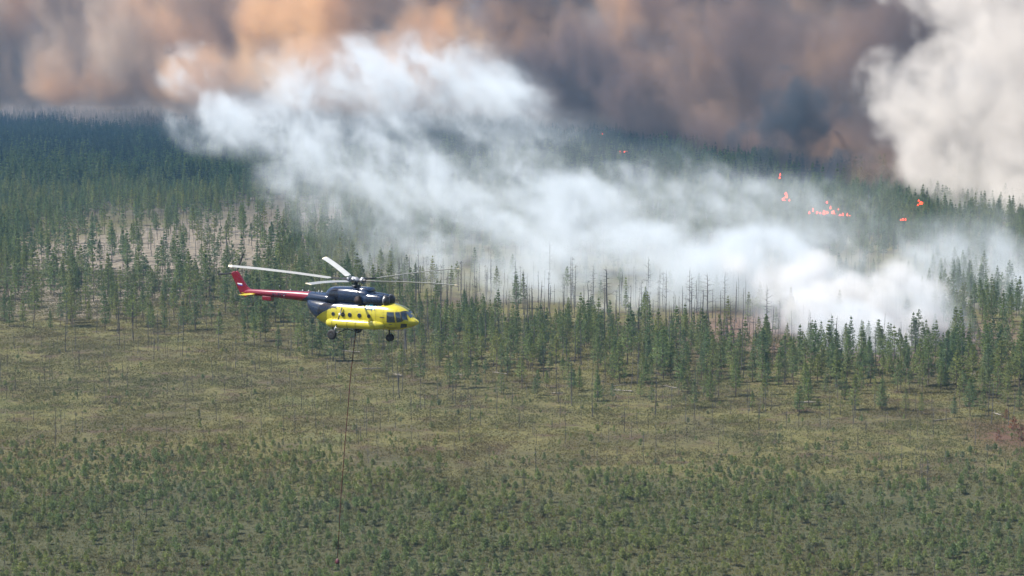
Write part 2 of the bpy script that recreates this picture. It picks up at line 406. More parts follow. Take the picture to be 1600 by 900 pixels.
for p in pts_dwarf:
    x, y, k, sc = p
    if n_ind < 300 and in_frame(p, 0) and proj(x, y)[1] < 905:
        px, py = proj(x, y)
        o = link('dwarf_pine', None, loc=(x, y, place_z(p))); o.rotation_euler = (0, 0, random.uniform(0, 6.28)); o.scale = (sc, sc, sc)
        spot = ['in the lower left corner', 'well left of the sling line', 'just left of the sling line', 'just right of the sling hook', 'below the middle of the view', 'low right of the middle', 'towards the lower right', 'in the lower right corner'][min(7, max(0, int(px // 200)))]
        row = 'near the bottom edge' if py > 868 else ('just above the bottom edge' if py > 835 else 'well above the bottom edge')
        look = ['upright', 'rounded', 'pointed', 'low cushion-like', 'thin'][k]
        tag(o, f'{look} green dwarf pine {spot}, {row}', 'dwarf pine', f'dwarf pines on the near bog {spot}')
        link('stem', DWARFS[k][0], o); link('needles', DWARFS[k][1], o); n_ind += 1
    else: rest_dwarf.append(p)

# ---------------------------------------------------------------- the masses: instanced on points
def proto_collection(name, meshes):
    c = bpy.data.collections.new(name)
    for i, m in enumerate(meshes): c.objects.link(bpy.data.objects.new(f'{name}_{i:02d}', m))
    return c
def scatter(name, pts, protos, label, cat):
    m = bpy.data.meshes.new(name); m.from_pydata([(p[0], p[1], place_z(p)) for p in pts], [], [])
    for nm, typ, vals in (('rz', 'FLOAT', [random.uniform(0, 6.28) for _ in pts]), ('sc', 'FLOAT', [p[3] for p in pts]), ('idx', 'INT', [p[2] for p in pts])):
        a = m.attributes.new(nm, typ, 'POINT'); a.data.foreach_set('value', vals)
    o = link(name, m); tag(o, label, cat, kind='stuff')
    ng = bpy.data.node_groups.new(name, 'GeometryNodeTree')
    ng.interface.new_socket('Geometry', in_out='INPUT', socket_type='NodeSocketGeometry'); ng.interface.new_socket('Geometry', in_out='OUTPUT', socket_type='NodeSocketGeometry')
    N, L = ng.nodes, ng.links
    gi, go = N.new('NodeGroupInput'), N.new('NodeGroupOutput')
    ci = N.new('GeometryNodeCollectionInfo'); ci.inputs['Collection'].default_value = protos; ci.inputs['Separate Children'].default_value = True; ci.inputs['Reset Children'].default_value = True
    ip = N.new('GeometryNodeInstanceOnPoints'); ip.inputs['Pick Instance'].default_value = True
    def attr(n, t):
        q = N.new('GeometryNodeInputNamedAttribute'); q.data_type = t; q.inputs['Name'].default_value = n; return q.outputs['Attribute']
    cx = N.new('ShaderNodeCombineXYZ'); L.new(attr('rz', 'FLOAT'), cx.inputs[2])
    L.new(gi.outputs[0], ip.inputs['Points']); L.new(ci.outputs[0], ip.inputs['Instance']); L.new(attr('idx', 'INT'), ip.inputs['Instance Index'])
    L.new(cx.outputs[0], ip.inputs['Rotation']); L.new(attr('sc', 'FLOAT'), ip.inputs['Scale']); L.new(ip.outputs[0], go.inputs[0])
    md = o.modifiers.new('scatter', 'NODES'); md.node_group = ng
    return o
def joined(kinds, mats):
    out = []
    for k in kinds:
        g = Geo(); I = Matrix.Identity(4); g.add(k[3], I, 0); g.add(k[4], I, 1); out.append(g.mesh('stand_tree', mats))
    return out
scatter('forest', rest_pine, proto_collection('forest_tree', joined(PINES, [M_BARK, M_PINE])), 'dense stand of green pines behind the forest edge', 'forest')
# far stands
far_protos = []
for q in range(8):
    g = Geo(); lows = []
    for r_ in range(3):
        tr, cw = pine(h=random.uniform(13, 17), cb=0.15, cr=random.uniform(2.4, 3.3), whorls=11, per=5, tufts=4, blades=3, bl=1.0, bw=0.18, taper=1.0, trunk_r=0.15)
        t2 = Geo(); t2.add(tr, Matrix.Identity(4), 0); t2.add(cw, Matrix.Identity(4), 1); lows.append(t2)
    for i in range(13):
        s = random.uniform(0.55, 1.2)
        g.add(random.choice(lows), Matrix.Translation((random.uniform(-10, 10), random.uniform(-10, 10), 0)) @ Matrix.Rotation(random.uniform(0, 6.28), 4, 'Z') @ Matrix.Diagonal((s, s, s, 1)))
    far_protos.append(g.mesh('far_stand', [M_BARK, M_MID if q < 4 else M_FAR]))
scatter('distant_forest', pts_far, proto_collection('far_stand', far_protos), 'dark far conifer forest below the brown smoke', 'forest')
sn = []
for m, tw, h, g in SNAGS:
    q = Geo(); q.add(g, Matrix.Identity(4))
    for w in tw: q.add(w, Matrix.Identity(4))
    sn.append(q.mesh('far_snag', [M_SNAG]))
scatter('distant_dead_trunks', rest_snag, proto_collection('far_snag', sn), 'far burnt bare trunks under the smoke', 'dead trees')
scatter('bog_shrubs', rest_dwarf, proto_collection('bog_shrub', joined(DWARFS, [M_BARK, M_DWARF])), 'low dwarf pines covering the open bog', 'shrubs')
po = []
for m, tw, h, g in POLES:
    q = Geo(); q.add(g, Matrix.Identity(4))
    for w in tw: q.add(w, Matrix.Identity(4))
    po.append(q.mesh('dry_stem', [M_SNAG]))
scatter('dry_stems', pts_pole, proto_collection('dry_stem', po), 'thin dry grey stems standing all over the bog', 'stems')
# grass tussocks and heather in 7 m patches
tp = []
for q in range(5):
    g = Geo()
    for i in range(330):
        p = Vector((random.uniform(-4.4, 4.4), random.uniform(-4.4, 4.4), 0)); big = random.random() < 0.2
        for k in range(6):
            g.blade(p + rv(0.16), (rv(0.9) + Vector((0, 0, 0.7))).normalized() * random.uniform(0.14, 0.30 if not big else 0.5), 0.03)
    tp.append(g.mesh('tussock', [M_GRASS]))
ST = 6.0
for x, y in cells(225, 640, ST, 220):
    px, py = proj(x, y)
    if py > lerp_tab(EDGE, px) - 110: pts_tuss.append([x, y, random.randrange(5), random.uniform(0.85, 1.15)])
scatter('bog_grass', pts_tuss, proto_collection('tussock', tp), 'rough olive and brown grass and heather of the bog', 'grass')

# ---------------------------------------------------------------- fallen logs
def log_mesh(L, r):
    g = Geo(); g.tube([Vector((0, 0, r)), Vector((L * 0.5, 0.06 * L * random.uniform(-1, 1), r)), Vector((L, 0, r * 0.8))], [r, r * 0.85, r * 0.5], 7)
    for i in range(3):
        t = random.uniform(0.3, 0.9) * L; g.tube([Vector((t, 0, r)), Vector((t + 0.3, random.uniform(-0.6, 0.6), r + random.uniform(0.2, 0.7)))], [0.04, 0.015], 4)
    return g.mesh('log', [M_LOG], True)
LOGM = [log_mesh(L, r) for L, r in ((4.5, 0.13), (6.0, 0.15), (3.2, 0.12), (7.5, 0.16))]
LOGS = [(957, 604, 0.6, 0), (988, 612, 2.7, 0), (1058, 608, 2.2, 0), (628, 588, 2.3, 2), (645, 572, 0.2, 2), (722, 588, 1.9, 2), (793, 586, 2.4, 0), (566, 577, 0.1, 1), (1240, 631, 0.05, 1), (862, 615, 0.1, 2), (563, 552, 2.6, 1), (1460, 660, 0.5, 0), (1565, 650, 1.9, 2)]
for i in range(52):
    LOGS.append((random.uniform(100, 440), random.uniform(352, 452), random.choice((0.05, 0.2, 2.9, 1.2)) + random.uniform(-0.2, 0.2), random.randrange(4)))
for (px, py, a, k) in LOGS:
    g = ground(px, py); o = link('fallen_log', LOGM[k], loc=(g.x, g.y, gz(g.x, g.y) + 0.08)); o.rotation_euler = (0, 0, a)
    if py < 460 and px < 460: tag(o, f"{['short', 'long', 'stubby', 'very long'][k]} pale fallen log in the {'left' if px < 190 else ('middle' if px < 310 else 'right')} of the cut clearing, {'far side' if py < 385 else ('near side' if py > 420 else 'halfway back')}", 'log', 'logs in the clearing')
    else: tag(o, 'bleached fallen trunk at the forest edge ' + where(px, py), 'log', 'fallen trunks along the forest edge')
# scorched bushes at the right edge
for (px, py, s, w) in ((1583, 672, 1.0, 'largest'), (1560, 690, 0.8, 'lower left'), (1597, 690, 1.1, 'rightmost'), (1572, 655, 0.8, 'upper')):
    g = ground(px, py); o = link('scorched_bush', None, loc=(g.x, g.y, gz(g.x, g.y))); o.scale = (s, s, s)
    tr, cw = pine(h=2.4, cb=0.05, cr=1.4, whorls=8, per=5, tufts=4, blades=2, bl=0.4, bw=0.05, taper=0.6, trunk_r=0.04)
    tag(o, f'reddish brown scorched bush at the right edge of the view, {w} of the four', 'bush', 'scorched bushes')
    link('stem', tr.mesh('bush_stem', [M_BARK]), o); link('leaves', cw.mesh('bush_leaves', [M_BURNT]), o)
# ---------------------------------------------------------------- helicopter
def paint(name, col, rough=0.28, coat=0.4, metal=0.0, spec=0.5):
    m, t, b = new_mat(name); tc = nd(t, 'ShaderNodeTexCoord')
    n = tnoise(t, tc.outputs['Object'], 2.3, 5, 0.65)
    c = mixc(t, 1.0, (*col,), ramp(t, n, [(0.3, (0.86, 0.85, 0.83)), (0.6, (1.03, 1.03, 1.03))]), 'MULTIPLY')
    t.links.new(c, b.inputs['Base Color']); b.inputs['Roughness'].default_value = rough
    b.inputs['Coat Weight'].default_value = coat; b.inputs['Coat Roughness'].default_value = 0.12; b.inputs['Metallic'].default_value = metal
    b.inputs['Specular IOR Level'].default_value = spec; return m
YEL, NAVY, RED = (0.42, 0.37, 0.028), (0.007, 0.017, 0.045), (0.15, 0.005, 0.02)
M_YEL = paint('yellow_paint', YEL); M_NAVY = paint('navy_paint', NAVY, 0.22, 0.5); M_RED = paint('red_paint', RED)
M_BLK = paint('black_rubber', (0.012, 0.012, 0.014), 0.7, 0.0); M_DARK = paint('dark_metal', (0.025, 0.026, 0.03), 0.45, 0.1)
M_STEEL = paint('grey_metal', (0.30, 0.31, 0.33), 0.38, 0.1, 0.6); M_BLADE = paint('blade_paint', (0.27, 0.275, 0.27), 0.4, 0.1)
M_TIP = paint('blade_tip_paint', (0.75, 0.66, 0.48), 0.4, 0.1); M_WHITE = paint('white_paint', (0.8, 0.8, 0.8)); M_BLUE = paint('blue_paint', (0.02, 0.06, 0.35))
M_TEAL = paint('teal_lettering', (0.012, 0.16, 0.26)); M_SEAM = paint('panel_seam', (0.10, 0.085, 0.02), 0.6, 0.0)
M_GLASS = paint('tinted_window_glass', (0.010, 0.020, 0.032), 0.05, 1.0, 0.0, 0.8); M_EXH = paint('sooty_exhaust', (0.018, 0.010, 0.010), 0.8, 0.0)
M_SOOT = M_EXH
def livery():
    """yellow below, navy above and behind a swept line; the tail boom turns red"""
    m, t, b = new_mat('fuselage_livery'); tc = nd(t, 'ShaderNodeTexCoord'); sp = nd(t, 'ShaderNodeSeparateXYZ'); t.links.new(tc.outputs['Object'], sp.inputs[0])
    mr = nd(t, 'ShaderNodeMapRange'); t.links.new(sp.outputs[0], mr.inputs['Value']); mr.inputs['From Min'].default_value = -5; mr.inputs['From Max'].default_value = 6
    f = lambda x: (x + 5) / 11
    line = ramp(t, mr.outputs[0], [(f(x), (z / 4,) * 3) for x, z in ((-4.9, 0.2), (-3.7, 0.95), (-3.2, 1.38), (-2.6, 1.78), (-1.9, 2.12), (-1.0, 2.36), (0.2, 2.50), (2.9, 2.56), (3.3, 3.6))])
    mu = nd(t, 'ShaderNodeMath', operation='MULTIPLY'); t.links.new(line, mu.inputs[0]); mu.inputs[1].default_value = 4
    su = nd(t, 'ShaderNodeMath', operation='SUBTRACT'); t.links.new(sp.outputs[2], su.inputs[0]); t.links.new(mu.outputs[0], su.inputs[1])
    st = nd(t, 'ShaderNodeMapRange'); t.links.new(su.outputs[0], st.inputs['Value']); st.inputs['From Min'].default_value = -0.008; st.inputs['From Max'].default_value = 0.008
    c = mixc(t, st.outputs[0], YEL, NAVY)
    n = tnoise(t, tc.outputs['Object'], 1.7, 5, 0.65)
    c = mixc(t, 1.0, c, ramp(t, n, [(0.3, (0.84, 0.84, 0.82)), (0.6, (1.03, 1.03, 1.03))]), 'MULTIPLY')
    # oil and soot streaks low on the belly
    wv = nd(t, 'ShaderNodeMapping'); wv.inputs['Scale'].default_value = (0.5, 1, 6); t.links.new(tc.outputs['Object'], wv.inputs[0])
    dirt = ramp(t, tnoise(t, wv.outputs[0], 1.5, 4), [(0.52, (0, 0, 0)), (0.75, (0.35, 0.35, 0.35))])
    c = mixc(t, dirt, c, (0.12, 0.10, 0.03))
    t.links.new(c, b.inputs['Base Color']); b.inputs['Roughness'].default_value = 0.27; b.inputs['Coat Weight'].default_value = 0.4; b.inputs['Coat Roughness'].default_value = 0.12
    # riveted skin: faint dents
    bp = nd(t, 'ShaderNodeBump'); bp.inputs['Strength'].default_value = 0.12; bp.inputs['Distance'].default_value = 0.05
    t.links.new(tnoise(t, tc.outputs['Object'], 3.0, 2), bp.inputs['Height']); t.links.new(bp.outputs[0], b.inputs['Normal']); return m
def boom_livery():
    m, t, b = new_mat('tail_boom_livery'); tc = nd(t, 'ShaderNodeTexCoord'); sp = nd(t, 'ShaderNodeSeparateXYZ'); t.links.new(tc.outputs['Object'], sp.inputs[0])
    k = nd(t, 'ShaderNodeMath', operation='MULTIPLY_ADD'); t.links.new(sp.outputs[2], k.inputs[0]); k.inputs[1].default_value = -1.5; t.links.new(sp.outputs[0], k.inputs[2])
    st = nd(t, 'ShaderNodeMapRange'); t.links.new(k.outputs[0], st.inputs['Value']); st.inputs['From Min'].default_value = -8.98; st.inputs['From Max'].default_value = -8.96
    c = mixc(t, st.outputs[0], RED, NAVY)
    t.links.new(c, b.inputs['Base Color']); b.inputs['Roughness'].default_value = 0.25; b.inputs['Coat Weight'].default_value = 0.5; b.inputs['Coat Roughness'].default_value = 0.1; return m
M_BODY, M_BOOM = livery(), boom_livery()
ZB = [(-4.72, 2.42), (-4.62, 2.12), (-4.4, 1.85), (-4.0, 1.48), (-3.5, 1.10), (-3.0, 0.82), (-2.4, 0.64), (-1.8, 0.56), (-1.0, 0.54), (3.0, 0.52), (3.8, 0.53), (4.5, 0.62), (5.0, 0.76), (5.4, 0.90), (5.7, 1.03), (5.88, 1.14), (5.97, 1.26)]
ZT = [(-4.72, 2.55), (-4.62, 2.70), (-4.4, 2.76), (-3.5, 2.78), (0, 2.74), (3.0, 2.76), (3.6, 2.72), (4.2, 2.58), (4.6, 2.42), (4.92, 2.22), (5.15, 1.94), (5.36, 1.66), (5.55, 1.54), (5.75, 1.46), (5.9, 1.36), (5.97, 1.28)]
HW = [(-4.72, 0.06), (-4.62, 0.36), (-4.4, 0.58), (-4.0, 0.84), (-3.5, 1.03), (-3.0, 1.15), (-2.4, 1.22), (-1.8, 1.25), (3.2, 1.25), (3.8, 1.22), (4.3, 1.13), (4.8, 0.97), (5.15, 0.80), (5.45, 0.58), (5.7, 0.36), (5.88, 0.18), (5.97, 0.03)]
def hull(x, a):
    """point on the hull skin; a from -pi..pi, 0 = starboard (near) side, pi/2 = top"""
    zb, zt, hw = lerp_tab(ZB, x), lerp_tab(ZT, x), lerp_tab(HW, x); n = 2 / 2.75
    c, s = math.cos(a), math.sin(a)
    return Vector((x, -hw * math.copysign(abs(c) ** n, c), (zb + zt) / 2 + (zt - zb) / 2 * math.copysign(abs(s) ** n, s)))
def ang(x, z):
    zb, zt = lerp_tab(ZB, x), lerp_tab(ZT, x); q = max(-0.999, min(0.999, (z - (zb + zt) / 2) / ((zt - zb) / 2)))
    return math.asin(math.copysign(abs(q) ** 1.375, q))
def hull_off(x, a, off):
    p = hull(x, a); t1 = hull(x + 0.02, a) - hull(x - 0.02, a); t2 = hull(x, a + 0.02) - hull(x, a - 0.02)
    n = t1.cross(t2); n = n.normalized() if n.length > 1e-9 else Vector((0, -1, 0))
    c = Vector((x, 0, (lerp_tab(ZB, x) + lerp_tab(ZT, x)) / 2))
    if n.dot(p - c) < 0: n = -n
    return p + n * off
helic = link('helicopter', None)
tag(helic, 'yellow helicopter with navy engine cowling and red tail boom flying before the smoke', 'helicopter')
def part(name, verts, faces, mats, smooth=True, parent=None, midx=None):
    m = mesh(name, [tuple(v) for v in verts], faces, mats if isinstance(mats, list) else [mats], midx, smooth); return link(name, m, parent or helic)
def loft(rings, cap=True):
    v, f = [], []; n = len(rings[0])
    for r in rings: v += r
    for j in range(len(rings) - 1):
        for k in range(n):
            a, b = j * n + k, j * n + (k + 1) % n; f.append((a, b, b + n, a + n))
    if cap: f.append(tuple(range(n))[::-1]); f.append(tuple((len(rings) - 1) * n + k for k in range(n)))
    return v, f
def oval(c, ry, rz, n=20, ex=2.0, axis='x'):
    out = []
    for k in range(n):
        a = 2 * math.pi * k / n; q = 2 / ex; cc, ss = math.cos(a), math.sin(a)
        u, w = ry * math.copysign(abs(cc) ** q, cc), rz * math.copysign(abs(ss) ** q, ss)
        out.append(Vector((c[0], c[1] + u, c[2] + w)) if axis == 'x' else (Vector((c[0] + u, c[1], c[2] + w)) if axis == 'y' else Vector((c[0] + u, c[1] + w, c[2]))))
    return out
def rod(name, a, b, r, mat, parent=None, n=8, r2=None):
    a, b = Vector(a), Vector(b); ax = (b - a).normalized(); e1 = ax.orthogonal().normalized(); e2 = ax.cross(e1)
    R2 = r if r2 is None else r2
    rings = [[p + (e1 * math.cos(6.2832 * k / n) + e2 * math.sin(6.2832 * k / n)) * q for k in range(n)] for p, q in ((a, r), (b, R2))]
    return part(name, *loft(rings), mat, True, parent)
def patch(name, fn, nu, nv, mat, parent=None):
    v = [fn(i / nu, j / nv) for j in range(nv + 1) for i in range(nu + 1)]
    f = [(j * (nu + 1) + i, j * (nu + 1) + i + 1, (j + 1) * (nu + 1) + i + 1, (j + 1) * (nu + 1) + i) for j in range(nv) for i in range(nu)]
    return part(name, v, f, mat, True, parent)
# fuselage
st = []
x = -4.72
while x < 5.97: st.append(x); x += 0.09 if (x < -4 or x > 4.4) else 0.2
st.append(5.97)
fus = part('fuselage', *loft([[hull(x, 2 * math.pi * k / 44) for k in range(44)] for x in st]), M_BODY)
# belly and roof panel seams
for x in (-3.05, -2.2, 2.55, 3.25, 4.35):
    patch('panel_seam', lambda u, v, x=x: hull_off(x + 0.014 * u, -1.2 + 2.2 * v, 0.006), 1, 24, M_SEAM, fus)
def win_quad(name, corners, side=1, mat=M_GLASS, off=0.014, parent=None):
    """pane laid on the skin; corners (x, z) bottom-rear, bottom-front, top-front, top-rear"""
    (a, b, c, d) = [(x, ang(x, z)) for x, z in corners]
    def fn(u, v):
        x0, t0 = a[0] + (b[0] - a[0]) * u, a[1] + (b[1] - a[1]) * u; x1, t1 = d[0] + (c[0] - d[0]) * u, d[1] + (c[1] - d[1]) * u
        p = hull_off(x0 + (x1 - x0) * v, t0 + (t1 - t0) * v, off); return Vector((p.x, p.y * side, p.z))
    return patch(name, fn, 6, 6, mat, parent)
def rr_ring(name, x0, x1, z0, z1, rad, w, side, mat, off, parent=None):
    """rounded rectangular frame lying on the skin"""
    v, f = [], []; n = 0
    for (cx, cz, a0) in ((x1 - rad, z1 - rad, 0), (x0 + rad, z1 - rad, 90), (x0 + rad, z0 + rad, 180), (x1 - rad, z0 + rad, 270)):
        for k in range(5):
            a = R(a0 + 22.5 * k)
            for q in (rad, rad - w):
                x, z = cx + q * math.cos(a), cz + q * math.sin(a); p = hull_off(x, ang(x, z), off); v.append(Vector((p.x, p.y * side, p.z)))
            n += 1
    for k in range(n): a, b = 2 * k, 2 * ((k + 1) % n); f.append((a, a + 1, b + 1, b))
    return part(name, v, f, mat, False, parent)
def porthole(x, z, side, parent=None, r=0.2):
    v = [];
    for q, off in ((r, 0.012), (r * 0.92, 0.03), (r * 0.80, 0.032)):
        for k in range(20):
            a = 6.2832 * k / 20; xx, zz = x + q * math.cos(a), z + q * math.sin(a); p = hull_off(xx, ang(xx, zz), off); v.append(Vector((p.x, p.y * side, p.z)))
    f = [(j * 20 + k, j * 20 + (k + 1) % 20, (j + 1) * 20 + (k + 1) % 20, (j + 1) * 20 + k) for j in range(2) for k in range(20)]
    fr = part('window', v, f, M_DARK, True, parent)
    g = [];
    for k in range(20):
        a = 6.2832 * k / 20; xx, zz = x + r * 0.84 * math.cos(a), z + r * 0.84 * math.sin(a); p = hull_off(xx, ang(xx, zz), 0.022); g.append(Vector((p.x, p.y * side, p.z)))
    part('pane', g, [tuple(range(20))], M_GLASS, False, fr)
for side in (1, -1):
    for dx in (-1.49, 1.92):
        d = win_quad('cabin_door', [(dx - 0.25, 1.25), (dx + 0.25, 1.25), (dx + 0.25, 2.25), (dx - 0.25, 2.25)], side, M_YEL, 0.009)
        rr_ring('door_seal', dx - 0.28, dx + 0.28, 1.22, 2.28, 0.10, 0.06, side, M_DARK, 0.016, d)
        win_r = 0.175
        v = []
        porthole(dx, 1.72, side, helic, win_r)
    for wx in (-0.56, 0.10, 1.02): porthole(wx, 1.72, side)
    # cockpit glazing: sliding side window, quarter pane, windscreen pane, centre pane, chin pane
    for nm, cs in (('cockpit_side_window', [(3.62, 1.34), (4.30, 1.34), (4.16, 2.12), (3.62, 2.12)]), ('cockpit_side_window', [(4.47, 1.34), (4.84, 1.42), (4.60, 2.14), (4.30, 2.13)]),
                   ('windscreen_pane', [(4.94, 1.46), (5.24, 1.56), (4.92, 2.12), (4.70, 2.14)])):
        w = win_quad(nm, cs, side); (a, b, c, d) = cs
        rim = win_quad('window_frame', [(a[0] - 0.05, a[1] - 0.05), (b[0] + 0.05, b[1] - 0.05), (c[0] + 0.05, c[1] + 0.045), (d[0] - 0.05, d[1] + 0.045)], side, M_DARK if nm != 'cockpit_side_window' else M_SEAM, 0.007, w)
    win_quad('chin_window', [(4.62, 0.82), (5.16, 0.92), (5.22, 1.20), (4.80, 1.22)], side)
    # small stencilled lines of text under the sliding window: too small to read
    for (x0, x1, z, h) in ((3.55, 4.30, 0.80, 0.05), (3.75, 4.05, 1.12, 0.04), (2.95, 3.38, 1.66, 0.06)):
        win_quad('stencil_line', [(x0, z), (x1, z), (x1, z + h), (x0, z + h)], side, M_DARK, 0.012, fus)
    for (x0, z) in ((-1.0, 2.25), (-0.3, 1.2), (0.45, 2.3), (0.5, 1.15), (2.4, 2.2), (2.6, 1.25), (0.75, 2.0)):
        win_quad('stencil_mark', [(x0, z), (x0 + 0.09, z), (x0 + 0.09, z + 0.05), (x0, z + 0.05)], side, M_SEAM, 0.012, fus)
def top_pane():
    def fn(u, v):
        x = 4.98 + 0.36 * (1 - v); a = math.pi / 2 + (u - 0.5) * 0.95; return hull_off(x, a, 0.014)
    patch('windscreen_pane', fn, 10, 8, paint('bright_reflecting_glass', (0.05, 0.06, 0.07), 0.03, 1.0, 0.0, 1.0))
top_pane()
# tail boom
bx = [(-2.6, 2.74, 0.62, 0.60), (-3.4, 2.80, 0.54, 0.52), (-4.2, 2.86, 0.48, 0.47), (-6.0, 2.92, 0.40, 0.40), (-8.5, 2.96, 0.31, 0.31), (-10.6, 2.98, 0.23, 0.26), (-11.1, 2.94, 0.14, 0.26), (-11.35, 2.90, 0.05, 0.12)]
boom = part('tail_boom', *loft([oval((x, 0, z), a, b, 24) for x, z, a, b in bx]), M_BOOM)
part('doppler_box', *loft([oval((x, 0, 2.55), 0.26, 0.22, 16, 5) for x in (-9.1, -9.05, -8.3, -8.25)]), M_RED, False, boom)
for x, h in ((-7.45, 0.42), (-3.95, 0.40)): rod('antenna_mast', (x, 0, 3.28), (x - 0.06, 0, 3.28 + h), 0.035, M_DARK, boom)
for x in (-6.4, -5.2, -4.6, -3.6, -3.3): part('roof_beacon', *loft([oval((x, 0, z), r, r, 10, axis='z') for z, r in ((3.26, 0.08), (3.40, 0.07), (3.46, 0.02))]), M_STEEL, True, boom)
# fin
FIN = [(-10.2, 3.12), (-10.7, 3.42), (-11.72, 4.52), (-11.86, 4.66), (-12.2, 4.70), (-12.36, 4.55), (-12.3, 4.36), (-11.98, 3.78), (-11.50, 2.88), (-11.28, 2.68), (-10.9, 2.62), (-10.4, 2.72)]
v = []; cx, cz = -11.2, 3.5
for y, k in ((-0.03, 0.93), (-0.13, 0.80), (0.13, 0.80), (0.03, 0.93)): pass
nF = len(FIN); rings = []
for y, inset in ((-0.14, 0.10), (-0.10, 0.03), (0.0, 0.0), (0.10, 0.03), (0.14, 0.10)):
    ring = []
    for i, (x, z) in enumerate(FIN):
        px_, pz_ = FIN[i - 1]; nx_, nz_ = FIN[(i + 1) % nF]; t = Vector((nx_ - px_, nz_ - pz_)).normalized(); nrm = Vector((-t.y, t.x))
        c = Vector((-11.2 - 0.45 * (z - 3.4), z)) - Vector((x, z))
        if nrm.dot(c) < 0: nrm = -nrm
        ring.append(Vector((x + nrm.x * inset, y, z + nrm.y * inset)))
    rings.append(ring)
fin = part('tail_fin', *loft(rings), M_RED, False)
for k, m in enumerate((M_WHITE, M_BLUE, M_RED)):
    for s in (-1, 1):
        z = 3.74 - 0.10 * k; a = -11.70 + 0.05 * k; y = s * 0.146
        part('flag_stripe', [Vector((a, y, z)), Vector((a + 0.50, y, z - 0.04)), Vector((a + 0.50, y, z - 0.14)), Vector((a + 0.05, y, z - 0.10))], [(0, 1, 2, 3)], m, False, fin)
for s in (-1, 1):
    part('fin_stripe', [Vector((-11.3, s * 0.146, 2.93)), Vector((-10.7, s * 0.17, 2.86)), Vector((-10.7, s * 0.17, 2.82)), Vector((-11.25, s * 0.146, 2.88))], [(0, 1, 2, 3)], M_YEL, False, fin)
    # stabiliser halves
    def sec(y, xc, ch, z): return [Vector((xc + ch * u, y, z + ch * w)) for u, w in ((0.5, 0.0), (0.25, 0.055), (-0.1, 0.05), (-0.5, 0.0), (-0.1, -0.04), (0.25, -0.045))]
    part('stabiliser', *loft([sec(s * 0.15, -10.35, 1.05, 2.86), sec(s * 1.30, -10.45, 0.80, 2.86), sec(s * 1.36, -10.45, 0.6, 2.86)]), M_YEL, False)
# tail skid
for a in ((-9.9, -0.12, 2.7), (-9.9, 0.12, 2.7), (-10.5, 0, 2.72)): rod('tail_skid_strut', a, (-10.25, 0, 1.84), 0.032, M_STEEL)
part('tail_skid_foot', *loft([oval((-10.25, 0, z), r, r, 10, axis='z') for z, r in ((1.80, 0.05), (1.83, 0.09), (1.92, 0.05))]), M_DARK)
# tail rotor on the far side
th = part('tail_rotor_hub', *loft([oval((-12.1, y, 4.52), r, r, 14, axis='y') for y, r in ((0.08, 0.14), (0.34, 0.13), (0.40, 0.06))]), M_DARK)
for k in range(3):
    a = R(-54 + 120 * k); d = Vector((math.cos(a), 0, math.sin(a))); e = Vector((-d.z, 0, d.x)); o = Vector((-12.1, 0.33, 4.52))
    rings = [[o + d * r + e * (c * u) + Vector((0, w, 0)) for u, w in ((-0.5, 0), (0.0, 0.018), (0.5, 0), (0.0, -0.018))] for r, c in ((0.1, 0.08), (0.45, 0.09), (0.55, 0.17), (1.9, 0.17))]
    part('tail_rotor_blade', *loft(rings), M_DARK, False)
# engine deck, cowlings and gearbox housing
cow = part('gearbox_cowling', *loft([oval((x, 0, z), hy, hz, 28, 3.0) for x, z, hy, hz in ((-2.75, 2.98, 0.34, 0.18), (-2.62, 3.10, 0.58, 0.44), (-2.3, 3.16, 0.76, 0.66), (-1.8, 3.20, 0.86, 0.72), (-0.4, 3.22, 0.92, 0.72), (0.8, 3.18, 0.94, 0.70), (1.25, 3.16, 0.92, 0.66), (1.5, 3.12, 0.88, 0.56), (1.6, 3.08, 0.84, 0.46))]), M_NAVY)
part('rear_fairing', *loft([oval((x, 0, z), hy, hz, 24, 2.4) for x, z, hy, hz in ((-1.6, 2.86, 1.05, 0.42), (-2.6, 2.88, 0.86, 0.42), (-3.6, 2.88, 0.66, 0.44), (-4.3, 2.87, 0.50, 0.46), (-4.6, 2.88, 0.40, 0.40))]), M_NAVY, True, cow)
part('fan_housing', *loft([oval((x, 0, z), hy, hz, 24, 3.2) for x, z, hy, hz in ((0.2, 3.78, 0.50, 0.14), (0.4, 3.80, 0.54, 0.20), (1.45, 3.78, 0.54, 0.18), (1.62, 3.70, 0.48, 0.10))]), M_NAVY, True, cow)
for s in (-1, 1):
    nac = part('engine_cowling', *loft([oval((x, s * 0.47, z), r, r * 1.0, 24, 2.5) for x, z, r in ((0.9, 3.02, 0.50), (1.6, 3.04, 0.50), (2.3, 3.03, 0.47), (2.7, 3.01, 0.42), (2.95, 3.0, 0.36))]), M_NAVY)
    intake = part('intake_filter', *loft([oval((x, s * 0.47, 3.0), r, r, 24) for x, r in ((2.9, 0.30), (3.0, 0.41), (3.1, 0.44), (3.22, 0.42), (3.34, 0.32), (3.42, 0.14), (3.44, 0.02))]), M_DARK, True, nac)
    part('intake_ring', *loft([oval((x, s * 0.47, 3.0), r, r, 24) for x, r in ((3.02, 0.425), (3.06, 0.455), (3.11, 0.452))], False), M_STEEL, True, intake)
    ex = part('exhaust_pipe', *loft([oval((0.95 - 0.12 * k, s * (0.86 + 0.13 * k), 2.98), 0.24, 0.32, 20, axis='y') for k in range(3)]), M_EXH, True, nac)
    part('cooling_outlet', *loft([oval((-1.75, s * (0.80 + 0.08 * k), 2.85), 0.30, 0.22, 18, axis='y') for k in range(3)]), M_EXH, True, cow)
    for x in (1.9, 2.45): part('cowling_seam', *loft([oval((x + d, s * 0.47, 3.035), 0.496 - (0.02 if x > 2 else 0), 0.496 - (0.02 if x > 2 else 0), 24, 2.5) for d in (0, 0.02)], False), M_DARK, True, nac)
